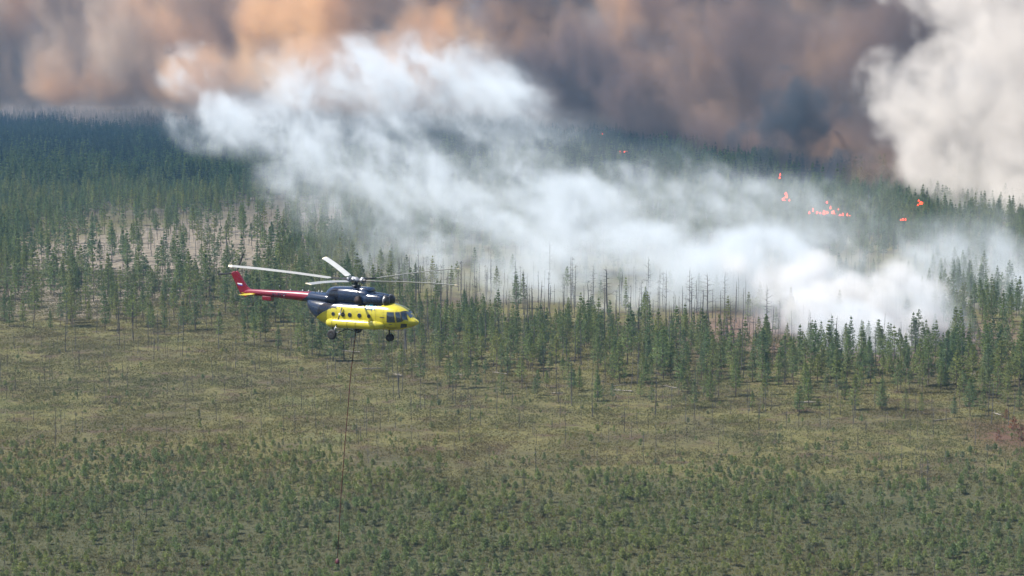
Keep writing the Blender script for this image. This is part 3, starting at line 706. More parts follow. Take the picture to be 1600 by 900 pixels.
# side fuel tanks
for s in (-1, 1):
    tk = part('fuel_tank', *loft([oval((x, s * y, 1.0), r * 0.9, r * 0.92, 20, 2.3) for x, y, r in ((-2.15, 1.30, 0.05), (-2.08, 1.33, 0.20), (-1.9, 1.38, 0.33), (-1.6, 1.42, 0.40), (-1.2, 1.44, 0.41), (2.3, 1.42, 0.40), (2.8, 1.34, 0.36), (3.15, 1.22, 0.26), (3.35, 1.12, 0.10))]), M_YEL)
    for x in (-1.35, 0.1, 0.9, 2.7): part('tank_strap', *loft([oval((x + d, s * 1.435, 1.0), 0.378, 0.388, 20, 2.3) for d in (0, 0.03)], False), M_SEAM, True, tk)
    # main gear
    ax_ = Vector((-1.1, s * 2.02, 0.12))
    leg = rod('main_gear_strut', (-0.62, s * 1.28, 2.32), (-0.9, s * 1.80, 0.85), 0.055, M_DARK)
    rod('oleo_rod', (-0.9, s * 1.80, 0.85), ax_, 0.038, M_STEEL, leg); part('strut_collar', *loft([oval((-0.73, s * 1.49, 1.75 + d), 0.085, 0.085, 10, axis='z') for d in (-0.1, 0.1)]), M_WHITE, True, leg)
    rod('brace', (-0.25, s * 1.0, 0.50), ax_, 0.05, M_DARK); rod('brace', (-1.75, s * 1.0, 0.52), ax_, 0.05, M_DARK)
def wheel(name, c, r, w, s):
    wh = link(name, None, helic, c); wh.empty_display_size = 0.2
    prof = [(-0.5, 0.55), (-0.5, 0.82), (-0.36, 0.95), (-0.15, 1.0), (0.15, 1.0), (0.36, 0.95), (0.5, 0.82), (0.5, 0.55)]
    part('tyre', *loft([oval((0, w * a, 0), r * b, r * b, 26, axis='y') for a, b in prof]), M_BLK, True, wh)
    part('rim', *loft([oval((0, w * a, 0), r * b, r * b, 18, axis='y') for a, b in ((-0.52, 0.20), (-0.46, 0.50), (0.46, 0.50), (0.52, 0.20))]), M_DARK, True, wh)
for s in (-1, 1): wheel('main_wheel', (-1.1, s * 2.17, 0.12), 0.43, 0.28, s)
for s in (-1, 1): wheel('nose_wheel', (3.22, s * 0.16, -0.16), 0.31, 0.18, s)
nl = rod('nose_gear_strut', (3.15, 0, 0.5), (3.2, 0, 0.05), 0.075, M_DARK); rod('nose_fork', (3.2, 0, 0.1), (3.22, 0, -0.16), 0.05, M_STEEL, nl); rod('torque_link', (3.32, 0, 0.32), (3.42, 0, 0.06), 0.03, M_DARK, nl)
rod('nose_axle', (3.22, -0.25, -0.16), (3.22, 0.25, -0.16), 0.035, M_DARK, nl)
# pitot, mirror, wipers, steps
rod('pitot_tube', (5.55, -0.30, 1.60), (5.62, -0.34, 1.98), 0.02, M_YEL); rod('mirror_arm', (5.62, -0.34, 1.98), (5.42, -0.36, 2.02), 0.02, M_YEL)
rod('pitot_tube', (5.55, 0.30, 1.60), (5.62, 0.34, 1.98), 0.02, M_YEL)
rod('cargo_sling_frame', (-0.6, -0.5, 0.42), (0.0, 0, 0.12), 0.03, M_DARK); rod('cargo_sling_frame', (0.6, 0.5, 0.42), (0.0, 0, 0.12), 0.03, M_DARK)
rod('cargo_sling_frame', (-0.6, 0.5, 0.42), (0.0, 0, 0.12), 0.03, M_DARK); rod('cargo_sling_frame', (0.6, -0.5, 0.42), (0.0, 0, 0.12), 0.03, M_DARK)
# lettering
def letters(name, s, size, mat, fn, shear=0.0, bold=0.0):
    c = bpy.data.curves.new(name, 'FONT'); c.body = s; c.size = size; c.shear = shear; c.offset = bold; c.align_x = 'CENTER'
    tmp = bpy.data.objects.new(name, c); COL.objects.link(tmp); dg = bpy.context.evaluated_depsgraph_get()
    m = bpy.data.meshes.new_from_object(tmp.evaluated_get(dg)); bpy.data.objects.remove(tmp)
    bm = bmesh.new(); bm.from_mesh(m); bmesh.ops.subdivide_edges(bm, edges=[e for e in bm.edges if e.calc_length() > 0.3], cuts=2)
    for v in bm.verts: v.co = fn(v.co.x, v.co.y)
    bm.to_mesh(m); bm.free(); m.materials.clear(); m.materials.append(mat); return m
for s in (1, -1):
    def on_hull(u, w, s=s):
        x = 1.95 + u * s; z = 2.28 + w; p = hull_off(x, ang(x, z), 0.02); return Vector((p.x, p.y * s, p.z))
    link('airline_lettering', letters('airline_lettering', 'UTair', 0.46, M_TEAL, on_hull, 0.35, 0.012), fus)
    def on_boom(u, w, s=s):
        x = -7.35 + u * s; r = lerp_tab([(-10, 0.27), (-8.5, 0.312), (-6.0, 0.402), (-4.2, 0.48)], x); dz = -0.12 + w
        return Vector((x, -s * (math.sqrt(max(1e-4, r * r - dz * dz)) + 0.008), 2.95 + dz))
    link('registration_lettering', letters('registration_lettering', 'RA-22747', 0.36, M_NAVY, on_boom, 0.0, 0.012), boom)
# main rotor
HUB = Vector((0, 0, 4.50))
rotor = link('main_rotor', None, helic, HUB)
part('mast', *loft([oval((0, 0, z), r, r, 16, axis='z') for z, r in ((-0.95, 0.34), (-0.62, 0.26), (-0.55, 0.17), (0.0, 0.15))]), M_DARK, True, rotor)
part('swashplate', *loft([oval((0, 0, z), r, r, 20, axis='z') for z, r in ((-0.52, 0.18), (-0.50, 0.40), (-0.40, 0.42), (-0.38, 0.18))]), M_DARK, True, rotor)
part('hub', *loft([oval((0, 0, z), r, r, 20, axis='z') for z, r in ((-0.16, 0.22), (-0.10, 0.42), (0.10, 0.44), (0.16, 0.26), (0.24, 0.20), (0.30, 0.06))]), M_STEEL, True, rotor)
YAW = R(-25)
TILT = Matrix.Rotation(R(3.0), 4, 'Y')                       # disc tips down towards the nose (world frame, near enough)
for k in range(5):
    aw = R(180 + 72 * k + 1.5); al = aw - YAW                  # blade direction in the world, then in the helicopter's frame
    tq = math.atan2(0.0, 1)
    cone = R(4.0); d = Vector((math.cos(al) * math.cos(cone), math.sin(al) * math.cos(cone), math.sin(cone)))
    dw = Vector((math.cos(aw), math.sin(aw), 0)); d.z -= math.tan(R(3.0)) * dw.x
    e = Vector((-math.sin(al), math.cos(al), 0)); up = d.cross(e)
    if up.z < 0: up = -up
    def sec(r, ch, th, droop=0.0, pitch=-0.24):
        o = d * r + Vector((0, 0, droop)); c, s = math.cos(pitch), math.sin(pitch)
        return [o + (e * c + up * s) * (ch * u) + (up * c - e * s) * (th * w) for u, w in ((-0.35, 0), (-0.2, 0.5), (0.1, 0.45), (0.65, 0.0), (0.1, -0.35), (-0.2, -0.45))]
    arm = part('blade_arm', *loft([sec(r, c, t) for r, c, t in ((0.25, 0.26, 0.26), (0.75, 0.22, 0.20), (0.8, 0.30, 0.26), (1.05, 0.30, 0.26), (1.1, 0.16, 0.14), (2.1, 0.14, 0.12))]), M_DARK, False, rotor)
    part('pitch_hinge', *loft([[d * (0.55 + q) + e * (0.20 * math.cos(6.2832 * i / 10)) + up * (0.20 * math.sin(6.2832 * i / 10)) for i in range(10)] for q in (0, 0.05, 0.16, 0.2)]), M_STEEL, True, arm)
    rod('pitch_link', d * 0.75 + e * 0.25, Vector((math.cos(al + 0.35) * 0.40, math.sin(al + 0.35) * 0.40, -0.44)), 0.025, M_DARK, arm)
    bl = part('rotor_blade', *loft([sec(r, c, 0.065, dr) for r, c, dr in ((2.05, 0.20, 0), (2.35, 0.52, 0), (5.0, 0.52, 0.06), (8.0, 0.52, 0.06), (10.35, 0.52, 0.0))]), M_BLADE, False, rotor)
    part('blade_tip', *loft([sec(r, c, 0.06, dr) for r, c, dr in ((10.352, 0.523, 0), (10.55, 0.50, -0.01), (10.65, 0.40, -0.01))]), M_TIP, False, bl)
# put it in the air
DH = 158.0
hub_w = at(556, 438, DH)
helic.rotation_euler = (0, 0, YAW)
helic.location = hub_w - Vector((0, 0, 4.50))

# ---------------------------------------------------------------- sling line under the helicopter
pts = [(553, 517), (548.5, 580), (543.5, 640), (538.5, 700), (533.5, 765), (530, 825), (527.3, 874)]
P3 = [at(a, b, DH) for a, b in pts]; P3[0] = hub_w + Vector((-0.05, 0.0, -4.42))
base = P3[-1]
ln = link('sling_line', None, loc=base); tag(ln, 'long thin dark red sling line hanging below the helicopter with a hook at its end', 'rope')
M_ROPE = rough_mat('sling_rope', (0.05, 0.012, 0.015), (0.16, 0.03, 0.035), 3.0)
g = Geo(); g.tube([p - base for p in P3], [0.034] * len(P3), 6); link('rope', g.mesh('rope', [M_ROPE], True), ln)
hk = part('hook_weight', *loft([oval((0, 0, z), r, r, 14, axis='z') for z, r in ((0.10, 0.03), (0.02, 0.07), (-0.05, 0.15), (-0.25, 0.19), (-0.34, 0.19), (-0.37, 0.05))]), paint('dark_red_steel', (0.06, 0.006, 0.012), 0.5, 0.1), True, ln)
bm = bmesh.new(); 
vs_ = []
for i in range(10):
    a = R(-60 + 30 * i); c = Vector((0.09 * math.cos(a), 0, -0.50 + 0.09 * math.sin(a)))
    vs_.append([c + Vector((math.cos(a) * 0.02 * math.cos(b), 0.02 * math.sin(b), math.sin(a) * 0.02 * math.cos(b))) for b in [6.2832 * q / 6 for q in range(6)]])
part('hook', *loft(vs_), M_DARK, True, ln)
bm.free()
# ---------------------------------------------------------------- open flames in the far forest
def flame_mat():
    m, t, b = new_mat('flame'); ge = nd(t, 'ShaderNodeNewGeometry')
    c = ramp(t, tnoise(t, ge.outputs['Position'], 0.5, 3), [(0.3, (1.0, 0.03, 0.008)), (0.55, (1.0, 0.07, 0.015)), (0.78, (1.0, 0.16, 0.04))])
    m.cycles.emission_sampling = 'NONE'
    b.inputs['Base Color'].default_value = (0, 0, 0, 1); t.links.new(c, b.inputs['Emission Color']); b.inputs['Emission Strength'].default_value = 2.0; return m
M_FLAME = flame_mat()
def flame_mesh(h):
    g = Geo(); n = 9; rings = []
    for j in range(7):
        u = j / 6; r = h * 0.20 * (math.sin(math.pi * (0.16 + 0.84 * u)) ** 0.8) * (1.1 - u * 0.6) + 0.01; cx = 0.14 * h * math.sin(3.0 * u + random.random()) * u
        rings.append([Vector((cx + r * math.cos(6.2832 * k / n) * random.uniform(0.75, 1.25), r * math.sin(6.2832 * k / n) * random.uniform(0.75, 1.25), h * u)) for k in range(n)])
    v, f = loft(rings); return mesh('flame', [tuple(p) for p in v], f, [M_FLAME], None, True)
FL = [flame_mesh(1.0) for _ in range(6)]
FIRES = [(1290, 330, 'widest patch of flames low in the far forest', [(-26, 0, 5), (-20, -3, 4.5), (-14, 0, 3), (-9, 0, 4), (-4, 1, 5), (0, 0, 5), (4, 0, 5.5), (6, -8, 4), (12, 0, 6.5), (16, 1, 4), (3, -16, 3), (20, -6, 3)]),
         (1318, 333, 'low flames just right of the widest fire', [(-6, 0, 3), (-1, 0, 3.5), (5, 0, 3), (9, 0, 2)]),
         (1228, 310, 'upright burning tree flame left of the widest fire', [(-2, 0, 5), (1, -4, 5), (0, -9, 4), (4, 0, 3)]),
         (1218, 276, 'thin high flame above the left burning tree', [(0, 0, 4), (0.5, -5, 4)]),
         (1436, 318, 'small upright flame at the right among dark trees', [(-1, 0, 4), (1, -3, 4.5), (0, -7, 3.5)]),
         (1411, 340, 'small low flame left of the right upright flame', [(-4, 0, 2.5), (0, 0, 3.2), (3, 0, 3)]),
         (974, 237, 'bright flame at the top middle of the white smoke', [(-5, 0, 4.5), (-2, 0, 5.5), (2, 0, 6), (6, 0, 4)]),
         (940, 212, 'faint small flame in the far dark forest at top middle', [(-1, 0, 4), (1, -2, 5)])]
for (px, py, lab, fl) in FIRES:
    g = ground(px, py); D = g.y * 0.80
    # the flames stand in the crowns in front of the spot
    c = at(px, py, D); o = link('fire', None, loc=(c.x, c.y, 0)); tag(o, lab, 'fire', 'flames in the far forest')
    s = D / FPX
    for i, (dx, dy, h) in enumerate(fl):
        f = link('flame', FL[i % 6], o, (dx * s, random.uniform(-2, 2), max(0.0, c.z - dy * s) - 1.0)); f.scale = (h * random.uniform(0.35, 0.9), h * 0.4, h * random.uniform(0.16, 0.42)); f.rotation_euler = (0, 0, random.uniform(0, 6.28))
# ---------------------------------------------------------------- smoke: voxel clouds grown from fields
class X:
    """a field socket with arithmetic"""
    def __init__(s, t, v): s.t, s.v = t, v
    def op(s, o, k, rev=False):
        n = s.t.nodes.new('ShaderNodeMath'); n.operation = k
        a, b = (o, s) if rev else (s, o)
        for i, q in enumerate((a, b)):
            if isinstance(q, X): s.t.links.new(q.v, n.inputs[i])
            else: n.inputs[i].default_value = q
        return X(s.t, n.outputs[0])
    def __add__(s, o): return s.op(o, 'ADD')
    def __sub__(s, o): return s.op(o, 'SUBTRACT')
    def __rsub__(s, o): return s.op(o, 'SUBTRACT', True)
    def __mul__(s, o): return s.op(o, 'MULTIPLY')
    def __truediv__(s, o): return s.op(o, 'DIVIDE')
    def max(s, o): return s.op(o, 'MAXIMUM')
    def min(s, o): return s.op(o, 'MINIMUM')
    def pow(s, o): return s.op(o, 'POWER')
    def map(s, a, b, c=0.0, d=1.0, smooth=True):
        n = s.t.nodes.new('ShaderNodeMapRange')
        if smooth: n.interpolation_type = 'SMOOTHSTEP'
        s.t.links.new(s.v, n.inputs['Value'])
        for k, q in (('From Min', a), ('From Max', b), ('To Min', c), ('To Max', d)): n.inputs[k].default_value = q
        return X(s.t, n.outputs[0])
    def curve(s, tab):
        """piecewise linear lookup"""
        r = None
        for (a, b), (c, d) in zip(tab, tab[1:]):
            seg = s.map(a, c, 0.0, d - b, smooth=False)
            r = seg if r is None else r + seg
        return r + tab[0][1]
def smoke(name, box, vox, field, material, label):
    ng = bpy.data.node_groups.new(name, 'GeometryNodeTree')
    ng.interface.new_socket('Geometry', in_out='INPUT', socket_type='NodeSocketGeometry'); ng.interface.new_socket('Geometry', in_out='OUTPUT', socket_type='NodeSocketGeometry')
    N, L = ng.nodes, ng.links
    go = N.new('NodeGroupOutput'); N.new('NodeGroupInput')
    pos = N.new('GeometryNodeInputPosition'); sp = N.new('ShaderNodeSeparateXYZ'); L.new(pos.outputs[0], sp.inputs[0])
    def noise(scale, detail, rough=0.55, warp=None, stretch=(1, 1, 1), off=(0, 0, 0), dist=0.0, along=None):
        mp = N.new('ShaderNodeVectorMath'); mp.operation = 'MULTIPLY_ADD'
        src = pos.outputs[0]
        if warp is not None:
            ad = N.new('ShaderNodeVectorMath'); ad.operation = 'ADD'; L.new(src, ad.inputs[0]); L.new(warp, ad.inputs[1]); src = ad.outputs[0]
        if along is not None:                                   # draw the pattern out along the wind
            dp = N.new('ShaderNodeVectorMath'); dp.operation = 'DOT_PRODUCT'; L.new(src, dp.inputs[0]); dp.inputs[1].default_value = along[0]
            sc_ = N.new('ShaderNodeVectorMath'); sc_.operation = 'SCALE'; sc_.inputs[0].default_value = tuple(-along[1] * q for q in along[0]); L.new(dp.outputs['Value'], sc_.inputs['Scale'])
            ad2 = N.new('ShaderNodeVectorMath'); ad2.operation = 'ADD'; L.new(src, ad2.inputs[0]); L.new(sc_.outputs[0], ad2.inputs[1]); src = ad2.outputs[0]
        L.new(src, mp.inputs[0]); mp.inputs[1].default_value = stretch; mp.inputs[2].default_value = off
        n = N.new('ShaderNodeTexNoise'); n.inputs['Scale'].default_value = scale; n.inputs['Detail'].default_value = detail; n.inputs['Roughness'].default_value = rough
        n.inputs['Distortion'].default_value = dist
        L.new(mp.outputs[0], n.inputs['Vector']); return X(ng, n.outputs[0])
    def warp(scale, amp):
        n = N.new('ShaderNodeTexNoise'); n.inputs['Scale'].default_value = scale; n.inputs['Detail'].default_value = 2
        L.new(pos.outputs[0], n.inputs['Vector'])
        v = N.new('ShaderNodeVectorMath'); v.operation = 'MULTIPLY_ADD'; L.new(n.outputs[1], v.inputs[0]); v.inputs[1].default_value = (amp,) * 3; v.inputs[2].default_value = (-amp / 2,) * 3
        return v.outputs[0]
    def blob(c, r):
        q = None
        for ax, cc, rr in zip((x, y, z), c, r):
            d = (ax - cc) / rr; d = d * d; q = d if q is None else q + d
        return (1.0 - q).max(0.0)
    x, y, z = (X(ng, sp.outputs[i]) for i in range(3))
    dens = field(x, y, z, noise, warp, blob)
    vc = N.new('GeometryNodeVolumeCube'); L.new(dens.v, vc.inputs['Density'])
    vc.inputs['Min'].default_value = box[0]; vc.inputs['Max'].default_value = box[1]
    for i, k in enumerate(('Resolution X', 'Resolution Y', 'Resolution Z')): vc.inputs[k].default_value = max(8, int((box[1][i] - box[0][i]) / vox))
    sm = N.new('GeometryNodeSetMaterial'); sm.inputs['Material'].default_value = material
    L.new(vc.outputs[0], sm.inputs[0]); L.new(sm.outputs[0], go.inputs[0])
    m = bpy.data.meshes.new(name); m.materials.append(material)
    o = link(name, m); tag(o, label, 'smoke', kind='stuff')
    md = o.modifiers.new('grow', 'NODES'); md.node_group = ng
    return o
def smoke_mat(name, color=None, build=None, aniso=0.0):
    m = bpy.data.materials.new(name); m.use_nodes = True; t = m.node_tree; t.nodes.clear()
    out = t.nodes.new('ShaderNodeOutputMaterial'); pv = t.nodes.new('ShaderNodeVolumePrincipled')
    pv.inputs['Density'].default_value = 1.0; pv.inputs['Anisotropy'].default_value = aniso
    if color: pv.inputs['Color'].default_value = (*color, 1)
    if build: t.links.new(build(t), pv.inputs['Color'])
    t.links.new(pv.outputs[0], out.inputs['Volume']); return m

# white smoke of the near ground fire, drifting left and away
NEAR = [  # px, py, distance, half width px, half height px, half depth m, strength
    (1392, 536, 462, 66, 36, 16, 2.0), (1315, 516, 470, 80, 46, 20, 2.0), (1240, 484, 492, 90, 58, 22, 1.6), (1330, 450, 500, 110, 60, 24, 1.5),
    (1430, 466, 484, 85, 56, 20, 1.5), (1490, 520, 468, 45, 40, 12, 0.8), (1180, 415, 530, 120, 70, 24, 1.3), (1085, 435, 545, 115, 55, 20, 1.05),
    (1230, 390, 545, 115, 50, 22, 1.15), (1090, 345, 590, 150, 66, 24, 1.1), (985, 400, 570, 125, 62, 22, 1.15), (945, 315, 630, 150, 62, 26, 0.9), (865, 405, 585, 125, 58, 22, 1.1),
    (835, 330, 620, 150, 80, 25, 1.0), (745, 265, 670, 140, 80, 28, 0.95), (700, 350, 625, 125, 66, 22, 1.05), (615, 300, 665, 120, 84, 24, 1.0), (560, 235, 710, 120, 76, 27, 1.0),
    (478, 272, 690, 90, 70, 22, 0.95), (430, 190, 750, 115, 70, 28, 0.8), (345, 185, 770, 95, 62, 24, 0.6), (650, 150, 760, 140, 60, 28, 0.6), (765, 140, 740, 66, 54, 24, 0.75), (300, 110, 800, 62, 48, 24, 0.6),
    (1530, 480, 560, 150, 110, 28, 1.0), (1640, 500, 540, 120, 90, 26, 0.95), (1250, 335, 640, 180, 66, 28, 0.8), (1420, 400, 600, 140, 66, 26, 0.75), (700, 430, 590, 130, 40, 20, 0.75), (520, 330, 640, 80, 46, 20, 0.65), (600, 400, 610, 130, 50, 22, 0.8), (820, 455, 560, 140, 36, 18, 0.85), (1010, 470, 535, 120, 30, 14, 0.8), (1560, 390, 620, 150, 80, 30, 0.95), (1150, 300, 680, 130, 50, 26, 0.65), (870, 228, 700, 110, 60, 26, 0.6), (1000, 268, 690, 140, 50, 26, 0.55), (640, 105, 770, 180, 64, 28, 0.7), (785, 165, 720, 90, 66, 24, 0.8), (480, 110, 780, 140, 56, 26, 0.65), (1480, 560, 455, 60, 30, 10, 0.8), (480, 130, 770, 110, 50, 26, 0.6)]
def near_field(x, y, z, noise, warp, blob):
    S = None
    for (px, py, D, rx, ry, rd, a) in NEAR:
        b = blob(at(px, py, D), (rx * D / FPX * 1.12, rd * 1.15, ry * D / FPX * 1.12)) * a
        S = b if S is None else S + b
    S = S.min(1.1)
    w = warp(0.030, 34.0)
    n = noise(0.058, 8, 0.68, w, along=((-0.66, 0.45, 0.60), 0.55))
    big = noise(0.013, 2, 0.5, None, off=(7, 3, 1))
    n2 = noise(0.17, 4, 0.6, w, off=(11, 5, 2))
    d = S * 0.95 + (n - 0.5) * 7.4 + (n2 - 0.5) * 1.8 + (big - 0.5) * 1.4 - 0.74
    d = d.max(0.0) * S.map(0.0, 0.3)
    return d.min(2.0) * 0.064 + S.pow(0.7) * 0.005
lo, hi = at(180, 60, 860), at(1760, 60, 560)
smoke('white_smoke', ((-170, 425, 0.2), (165, 870, 108)), 1.3, near_field,
      smoke_mat('white_smoke', (0.82, 0.875, 0.925), aniso=0.15), 'white smoke drifting left from the burning ground behind the front trees')

# dense fresh puffs right over the burning ground
PUFFS = [(1392, 536, 466, 40, 26, 7, 1.3), (1350, 520, 470, 46, 30, 8, 1.3), (1300, 512, 474, 44, 34, 9, 1.3), (1255, 480, 484, 44, 36, 9, 1.2), (1310, 462, 488, 50, 38, 10, 1.2), (1365, 470, 484, 44, 36, 9, 1.2),
         (1430, 500, 476, 34, 28, 8, 1.1), (1450, 462, 486, 36, 30, 8, 1.0), (1210, 440, 500, 44, 34, 9, 1.0), (1270, 420, 504, 46, 34, 9, 1.0), (1400, 430, 494, 44, 30, 9, 0.9), (1160, 410, 516, 40, 30, 8, 0.8), (1520, 600, 424, 14, 16, 3, 1.2), (1590, 590, 424, 12, 10, 3, 0.9)]
def puffs_field(x, y, z, noise, warp, blob):
    S = None
    for (px, py, D, rx, ry, rd, a) in PUFFS:
        b = blob(at(px, py, D), (rx * D / FPX * 1.25, rd * 1.25, ry * D / FPX * 1.25)) * a; S = b if S is None else S + b
    S = S.min(1.0); n = noise(0.115, 7, 0.62, warp(0.08, 8.0))
    return ((S + (n - 0.5) * 4.4 - 0.42).max(0.0) * S.map(0.0, 0.22)).min(1.0) * 0.17
smoke('smoke_puffs', ((45, 415, 0.2), (125, 530, 46)), 0.8, puffs_field, smoke_mat('smoke_puffs', (0.89, 0.88, 0.875), aniso=0.1), 'dense fresh white smoke puffs over the burning ground behind the right front trees')

# wall of smoke of the main fire
WALL = [(-2600, 5200), (-810, 3000), (-330, 2350), (-60, 2000), (61, 1720), (150, 1420), (196, 1230), (240, 1050), (290, 900), (420, 620)]
def wall_field(x, y, z, noise, warp, blob):
    yw = x.curve(WALL)
    w = warp(0.006, 80.0)
    big = noise(0.0060, 2, 0.5, w, off=(3, 1, 9))
    n = noise(0.016, 6, 0.58, w, stretch=(1, 1, 0.85))
    front = (y - yw) + (big - 0.5) * 260.0 + (n - 0.5) * 190.0 + z * -0.25 - 25.0
    d = front.map(-15.0, 70.0) * (yw + 420.0 - y).map(0.0, 120.0)
    d = d * ((n - 0.40) * 5.0 + (big - 0.5) * 3.0).max(0.15).min(2.2) * (320.0 - z).map(0, 90.0)
    low = z.map(8.0, 45.0, 0.25, 1.0)
    amt = x.curve([(-900, 0.016), (-400, 0.018), (-80, 0.018), (20, 0.02), (90, 0.02), (200, 0.02), (250, 0.02)])
    veil = (y - yw + 900.0).map(0.0, 900.0, smooth=False) * (140.0 - z).map(0.0, 110.0) * x.map(120.0, -320.0, 0.0007, 0.003)
    return d * amt * low + veil
smoke('hazy_smoke', ((-1500, 700, 0.5), (420, 3700, 320)), 9.0, wall_field, smoke_mat('hazy_smoke', (0.43, 0.35, 0.30), aniso=0.3),
      'high beige smoke bank closing off the view behind the whole forest')

def billow(blobs, scale, wsc, wamp, contrast, cut, dens, cap=1.4, seed=(0, 0, 0), along=((-0.35, 0.0, 0.94), 0.5)):
    def field(x, y, z, noise, warp, blob):
        S = None
        for (px, py, D, rx, ry, rd, a) in blobs:
            b = blob(at(px, py, D), (rx * D / FPX * 1.2, rd * 0.85, ry * D / FPX * 1.2)) * a; S = b if S is None else S + b
        S = S.min(1.0); n = noise(scale, 8, 0.68, warp(wsc, wamp), off=seed, along=along)
        return ((S + (n - 0.5) * contrast - cut).max(0.0) * S.map(0.0, 0.25)).min(cap) * dens
    return field
def soot_color(scale, stops, grad=None, amp=1.0, off=(0, 0, 0)):
    def build(t):
        ge = nd(t, 'ShaderNodeNewGeometry'); mp = nd(t, 'ShaderNodeVectorMath', operation='ADD'); t.links.new(ge.outputs['Position'], mp.inputs[0]); mp.inputs[1].default_value = off
        n = tnoise(t, mp.outputs[0], scale, 3, 0.5)
        if grad:
            sp = nd(t, 'ShaderNodeSeparateXYZ'); t.links.new(ge.outputs['Position'], sp.inputs[0])
            mr = nd(t, 'ShaderNodeMapRange'); t.links.new(sp.outputs[0], mr.inputs['Value'])
            for k, q in zip(('From Min', 'From Max', 'To Min', 'To Max'), grad): mr.inputs[k].default_value = q
            a = nd(t, 'ShaderNodeMath', operation='ADD'); t.links.new(n, a.inputs[0]); t.links.new(mr.outputs[0], a.inputs[1]); n = a.outputs[0]
        return ramp(t, n, stops)
    return build
ORANGE = [(300, 60, 1780, 170, 95, 70, 1), (480, 60, 1700, 130, 95, 70, 1), (620, 45, 1700, 125, 85, 70, 1), (705, 85, 1650, 90, 75, 60, 1.1), (560, 115, 1650, 150, 60, 60, 0.9), (400, 120, 1720, 150, 50, 60, 0.9), (180, 90, 1850, 140, 70, 60, 0.9), (60, 70, 1900, 130, 85, 60, 1.0), (-60, 60, 1950, 150, 95, 60, 1.0), (40, 138, 1900, 170, 34, 50, 0.9), (210, 138, 1850, 160, 32, 50, 0.9), (-130, 138, 1930, 160, 34, 50, 0.9), (370, 150, 1800, 130, 34, 50, 0.8), (40, -50, 1900, 200, 90, 60, 1.0), (200, -30, 1850, 160, 90, 60, 1.0), (430, -60, 1750, 220, 90, 70, 1), (660, -60, 1700, 170, 90, 70, 1)]
smoke('orange_smoke', ((-760, 1500, 2), (120, 2060, 230)), 5.0, billow(ORANGE, 0.026, 0.014, 70.0, 6.0, 0.25, 0.055), smoke_mat('orange_smoke', build=soot_color(0.011, [(0.22, (0.58, 0.49, 0.41)), (0.38, (0.60, 0.45, 0.34)), (0.52, (0.78, 0.50, 0.29)), (0.68, (0.93, 0.65, 0.37))], (-560, -200, -0.24, 0.05)), aniso=0.2),
      'glowing orange brown smoke clouds at the upper left')
MAUVE = [(820, 60, 1580, 100, 95, 60, 1.1), (900, 110, 1540, 110, 80, 55, 1), (1000, 60, 1480, 120, 95, 60, 1.1), (1060, 145, 1430, 130, 70, 50, 1), (1160, 90, 1290, 130, 100, 55, 1), (1180, 205, 1230, 120, 50, 40, 0.9), (1290, 120, 1150, 110, 100, 45, 1), (1330, 225, 1075, 110, 60, 34, 0.95), (1400, 60, 1110, 100, 90, 45, 1), (950, 175, 1600, 110, 36, 45, 0.8), (880, -50, 1580, 150, 90, 60, 1), (1120, -60, 1400, 160, 100, 60, 1), (1350, -60, 1180, 140, 90, 50, 1), (1060, 200, 1450, 90, 26, 36, 0.7), (1400, 265, 985, 90, 40, 26, 0.75)]
smoke('brown_smoke', ((-110, 930, 2), (330, 1700, 200)), 3.8, billow(MAUVE, 0.034, 0.018, 64.0, 6.8, 0.10, 0.050, seed=(4, 9, 2)), smoke_mat('brown_smoke', build=soot_color(0.014, [(0.36, (0.165, 0.125, 0.122)), (0.48, (0.25, 0.180, 0.160)), (0.57, (0.37, 0.255, 0.195)), (0.69, (0.74, 0.47, 0.27))], None, off=(300, 100, 50)), aniso=0.1),
      'dark brown and mauve smoke wall above the burning trees at the upper middle')

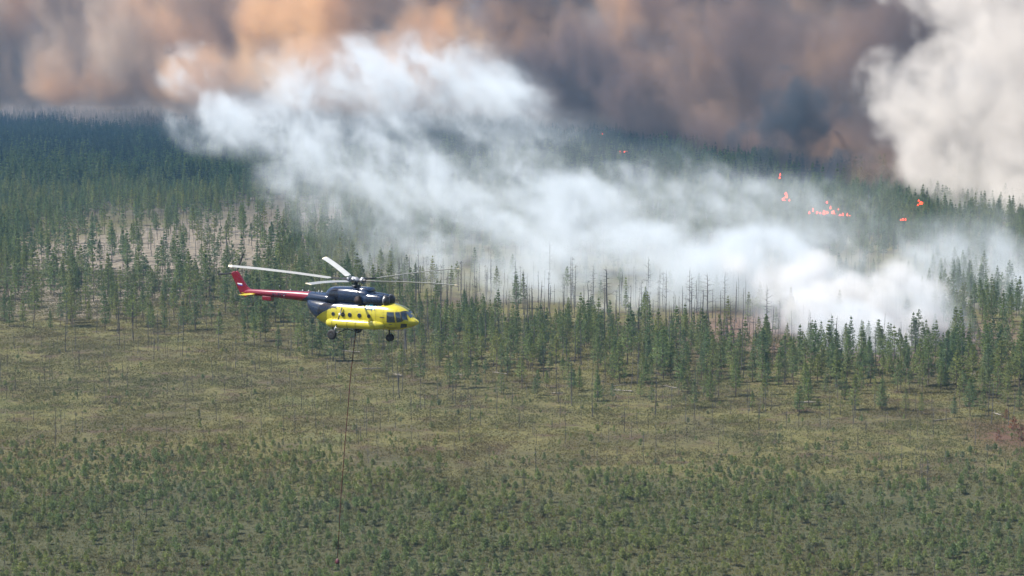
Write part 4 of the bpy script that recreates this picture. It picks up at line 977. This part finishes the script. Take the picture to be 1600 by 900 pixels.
# pale billowing column at the right
COLUMN = [(1490, 250, 900, 100, 60, 30, 1.0), (1560, 210, 880, 110, 80, 34, 1.2), (1500, 130, 900, 95, 75, 34, 1.2), (1590, 110, 890, 100, 90, 36, 1.2), (1430, 195, 930, 80, 60, 30, 0.8), (1560, 20, 910, 130, 90, 40, 1.1), (1650, 220, 860, 110, 110, 40, 1.2), (1680, 40, 890, 110, 100, 40, 1.1), (1500, -60, 930, 170, 80, 45, 1.0), (1450, 280, 900, 80, 36, 22, 0.65), (1540, 298, 855, 100, 36, 22, 0.75), (1640, 310, 830, 90, 40, 22, 0.8), (1390, 130, 960, 60, 60, 30, 0.6)]
def column_field(x, y, z, noise, warp, blob):
    S = None
    for (px, py, D, rx, ry, rd, a) in COLUMN:
        b = blob(at(px, py, D), (rx * D / FPX * 1.15, rd * 1.2, ry * D / FPX * 1.15)) * a; S = b if S is None else S + b
    S = S.min(1.0); n = noise(0.048, 8, 0.64, warp(0.03, 26.0), along=((-0.35, 0.0, 0.94), 0.3))
    return ((S * 1.0 + (n - 0.5) * 6.2 - 0.36).max(0.0) * S.map(0.0, 0.2)).min(1.0) * 0.048
smoke('pale_smoke', ((140, 800, 2), (310, 1000, 150)), 1.7, column_field, smoke_mat('pale_smoke', (0.90, 0.855, 0.81), aniso=0.1), 'billowing pale smoke column rising behind the dark trees at the upper right')
# sooty puff
PUFF = [(1245, 175, 1040, 46, 44, 16, 1.1), (1222, 205, 1035, 42, 44, 16, 1.0), (1205, 160, 1045, 22, 26, 10, 0.6), (1215, 255, 1030, 46, 36, 14, 0.9), (1265, 215, 1040, 30, 40, 13, 0.85), (1280, 270, 1020, 50, 26, 13, 0.8), (1180, 230, 1040, 50, 40, 14, 0.6), (1290, 165, 1050, 40, 50, 14, 0.55), (1330, 255, 1010, 50, 30, 13, 0.6), (1225, 130, 1050, 30, 30, 12, 0.55)]
def puff_field(x, y, z, noise, warp, blob):
    S = None
    for (px, py, D, rx, ry, rd, a) in PUFF:
        b = blob(at(px, py, D), (rx * D / FPX * 1.2, rd * 1.3, ry * D / FPX * 1.2)) * a; S = b if S is None else S + b
    S = S.min(1.0); n = noise(0.06, 5, 0.6, warp(0.05, 18.0))
    return (S + (n - 0.5) * 6.4 - 0.40).max(0.0) * S.map(0.0, 0.2) * 0.12
smoke('dark_smoke', ((95, 985, 2), (225, 1085, 90)), 1.9, puff_field, smoke_mat('dark_smoke', (0.085, 0.095, 0.115)), 'dark blue grey puff of smoke rising from the burning trees')

# air: even haze round everything
def haze():
    bm = bmesh.new(); bmesh.ops.create_cube(bm, size=1.0)
    for v in bm.verts: v.co = (v.co.x * 26000, 5800 + v.co.y * 13000, 164 + v.co.z * 332)
    m = bpy.data.meshes.new('haze'); bm.to_mesh(m); bm.free()
    m.materials.append(smoke_mat('haze_air', (0.32, 0.62, 1.0))); m.materials[0].node_tree.nodes['Principled Volume'].inputs['Density'].default_value = 0.000075
    m.materials[0].node_tree.nodes['Principled Volume'].inputs['Density Attribute'].default_value = ''
    tag(link('haze', m), 'thin blue haze in the air over the whole forest', 'haze', kind='stuff')
haze()
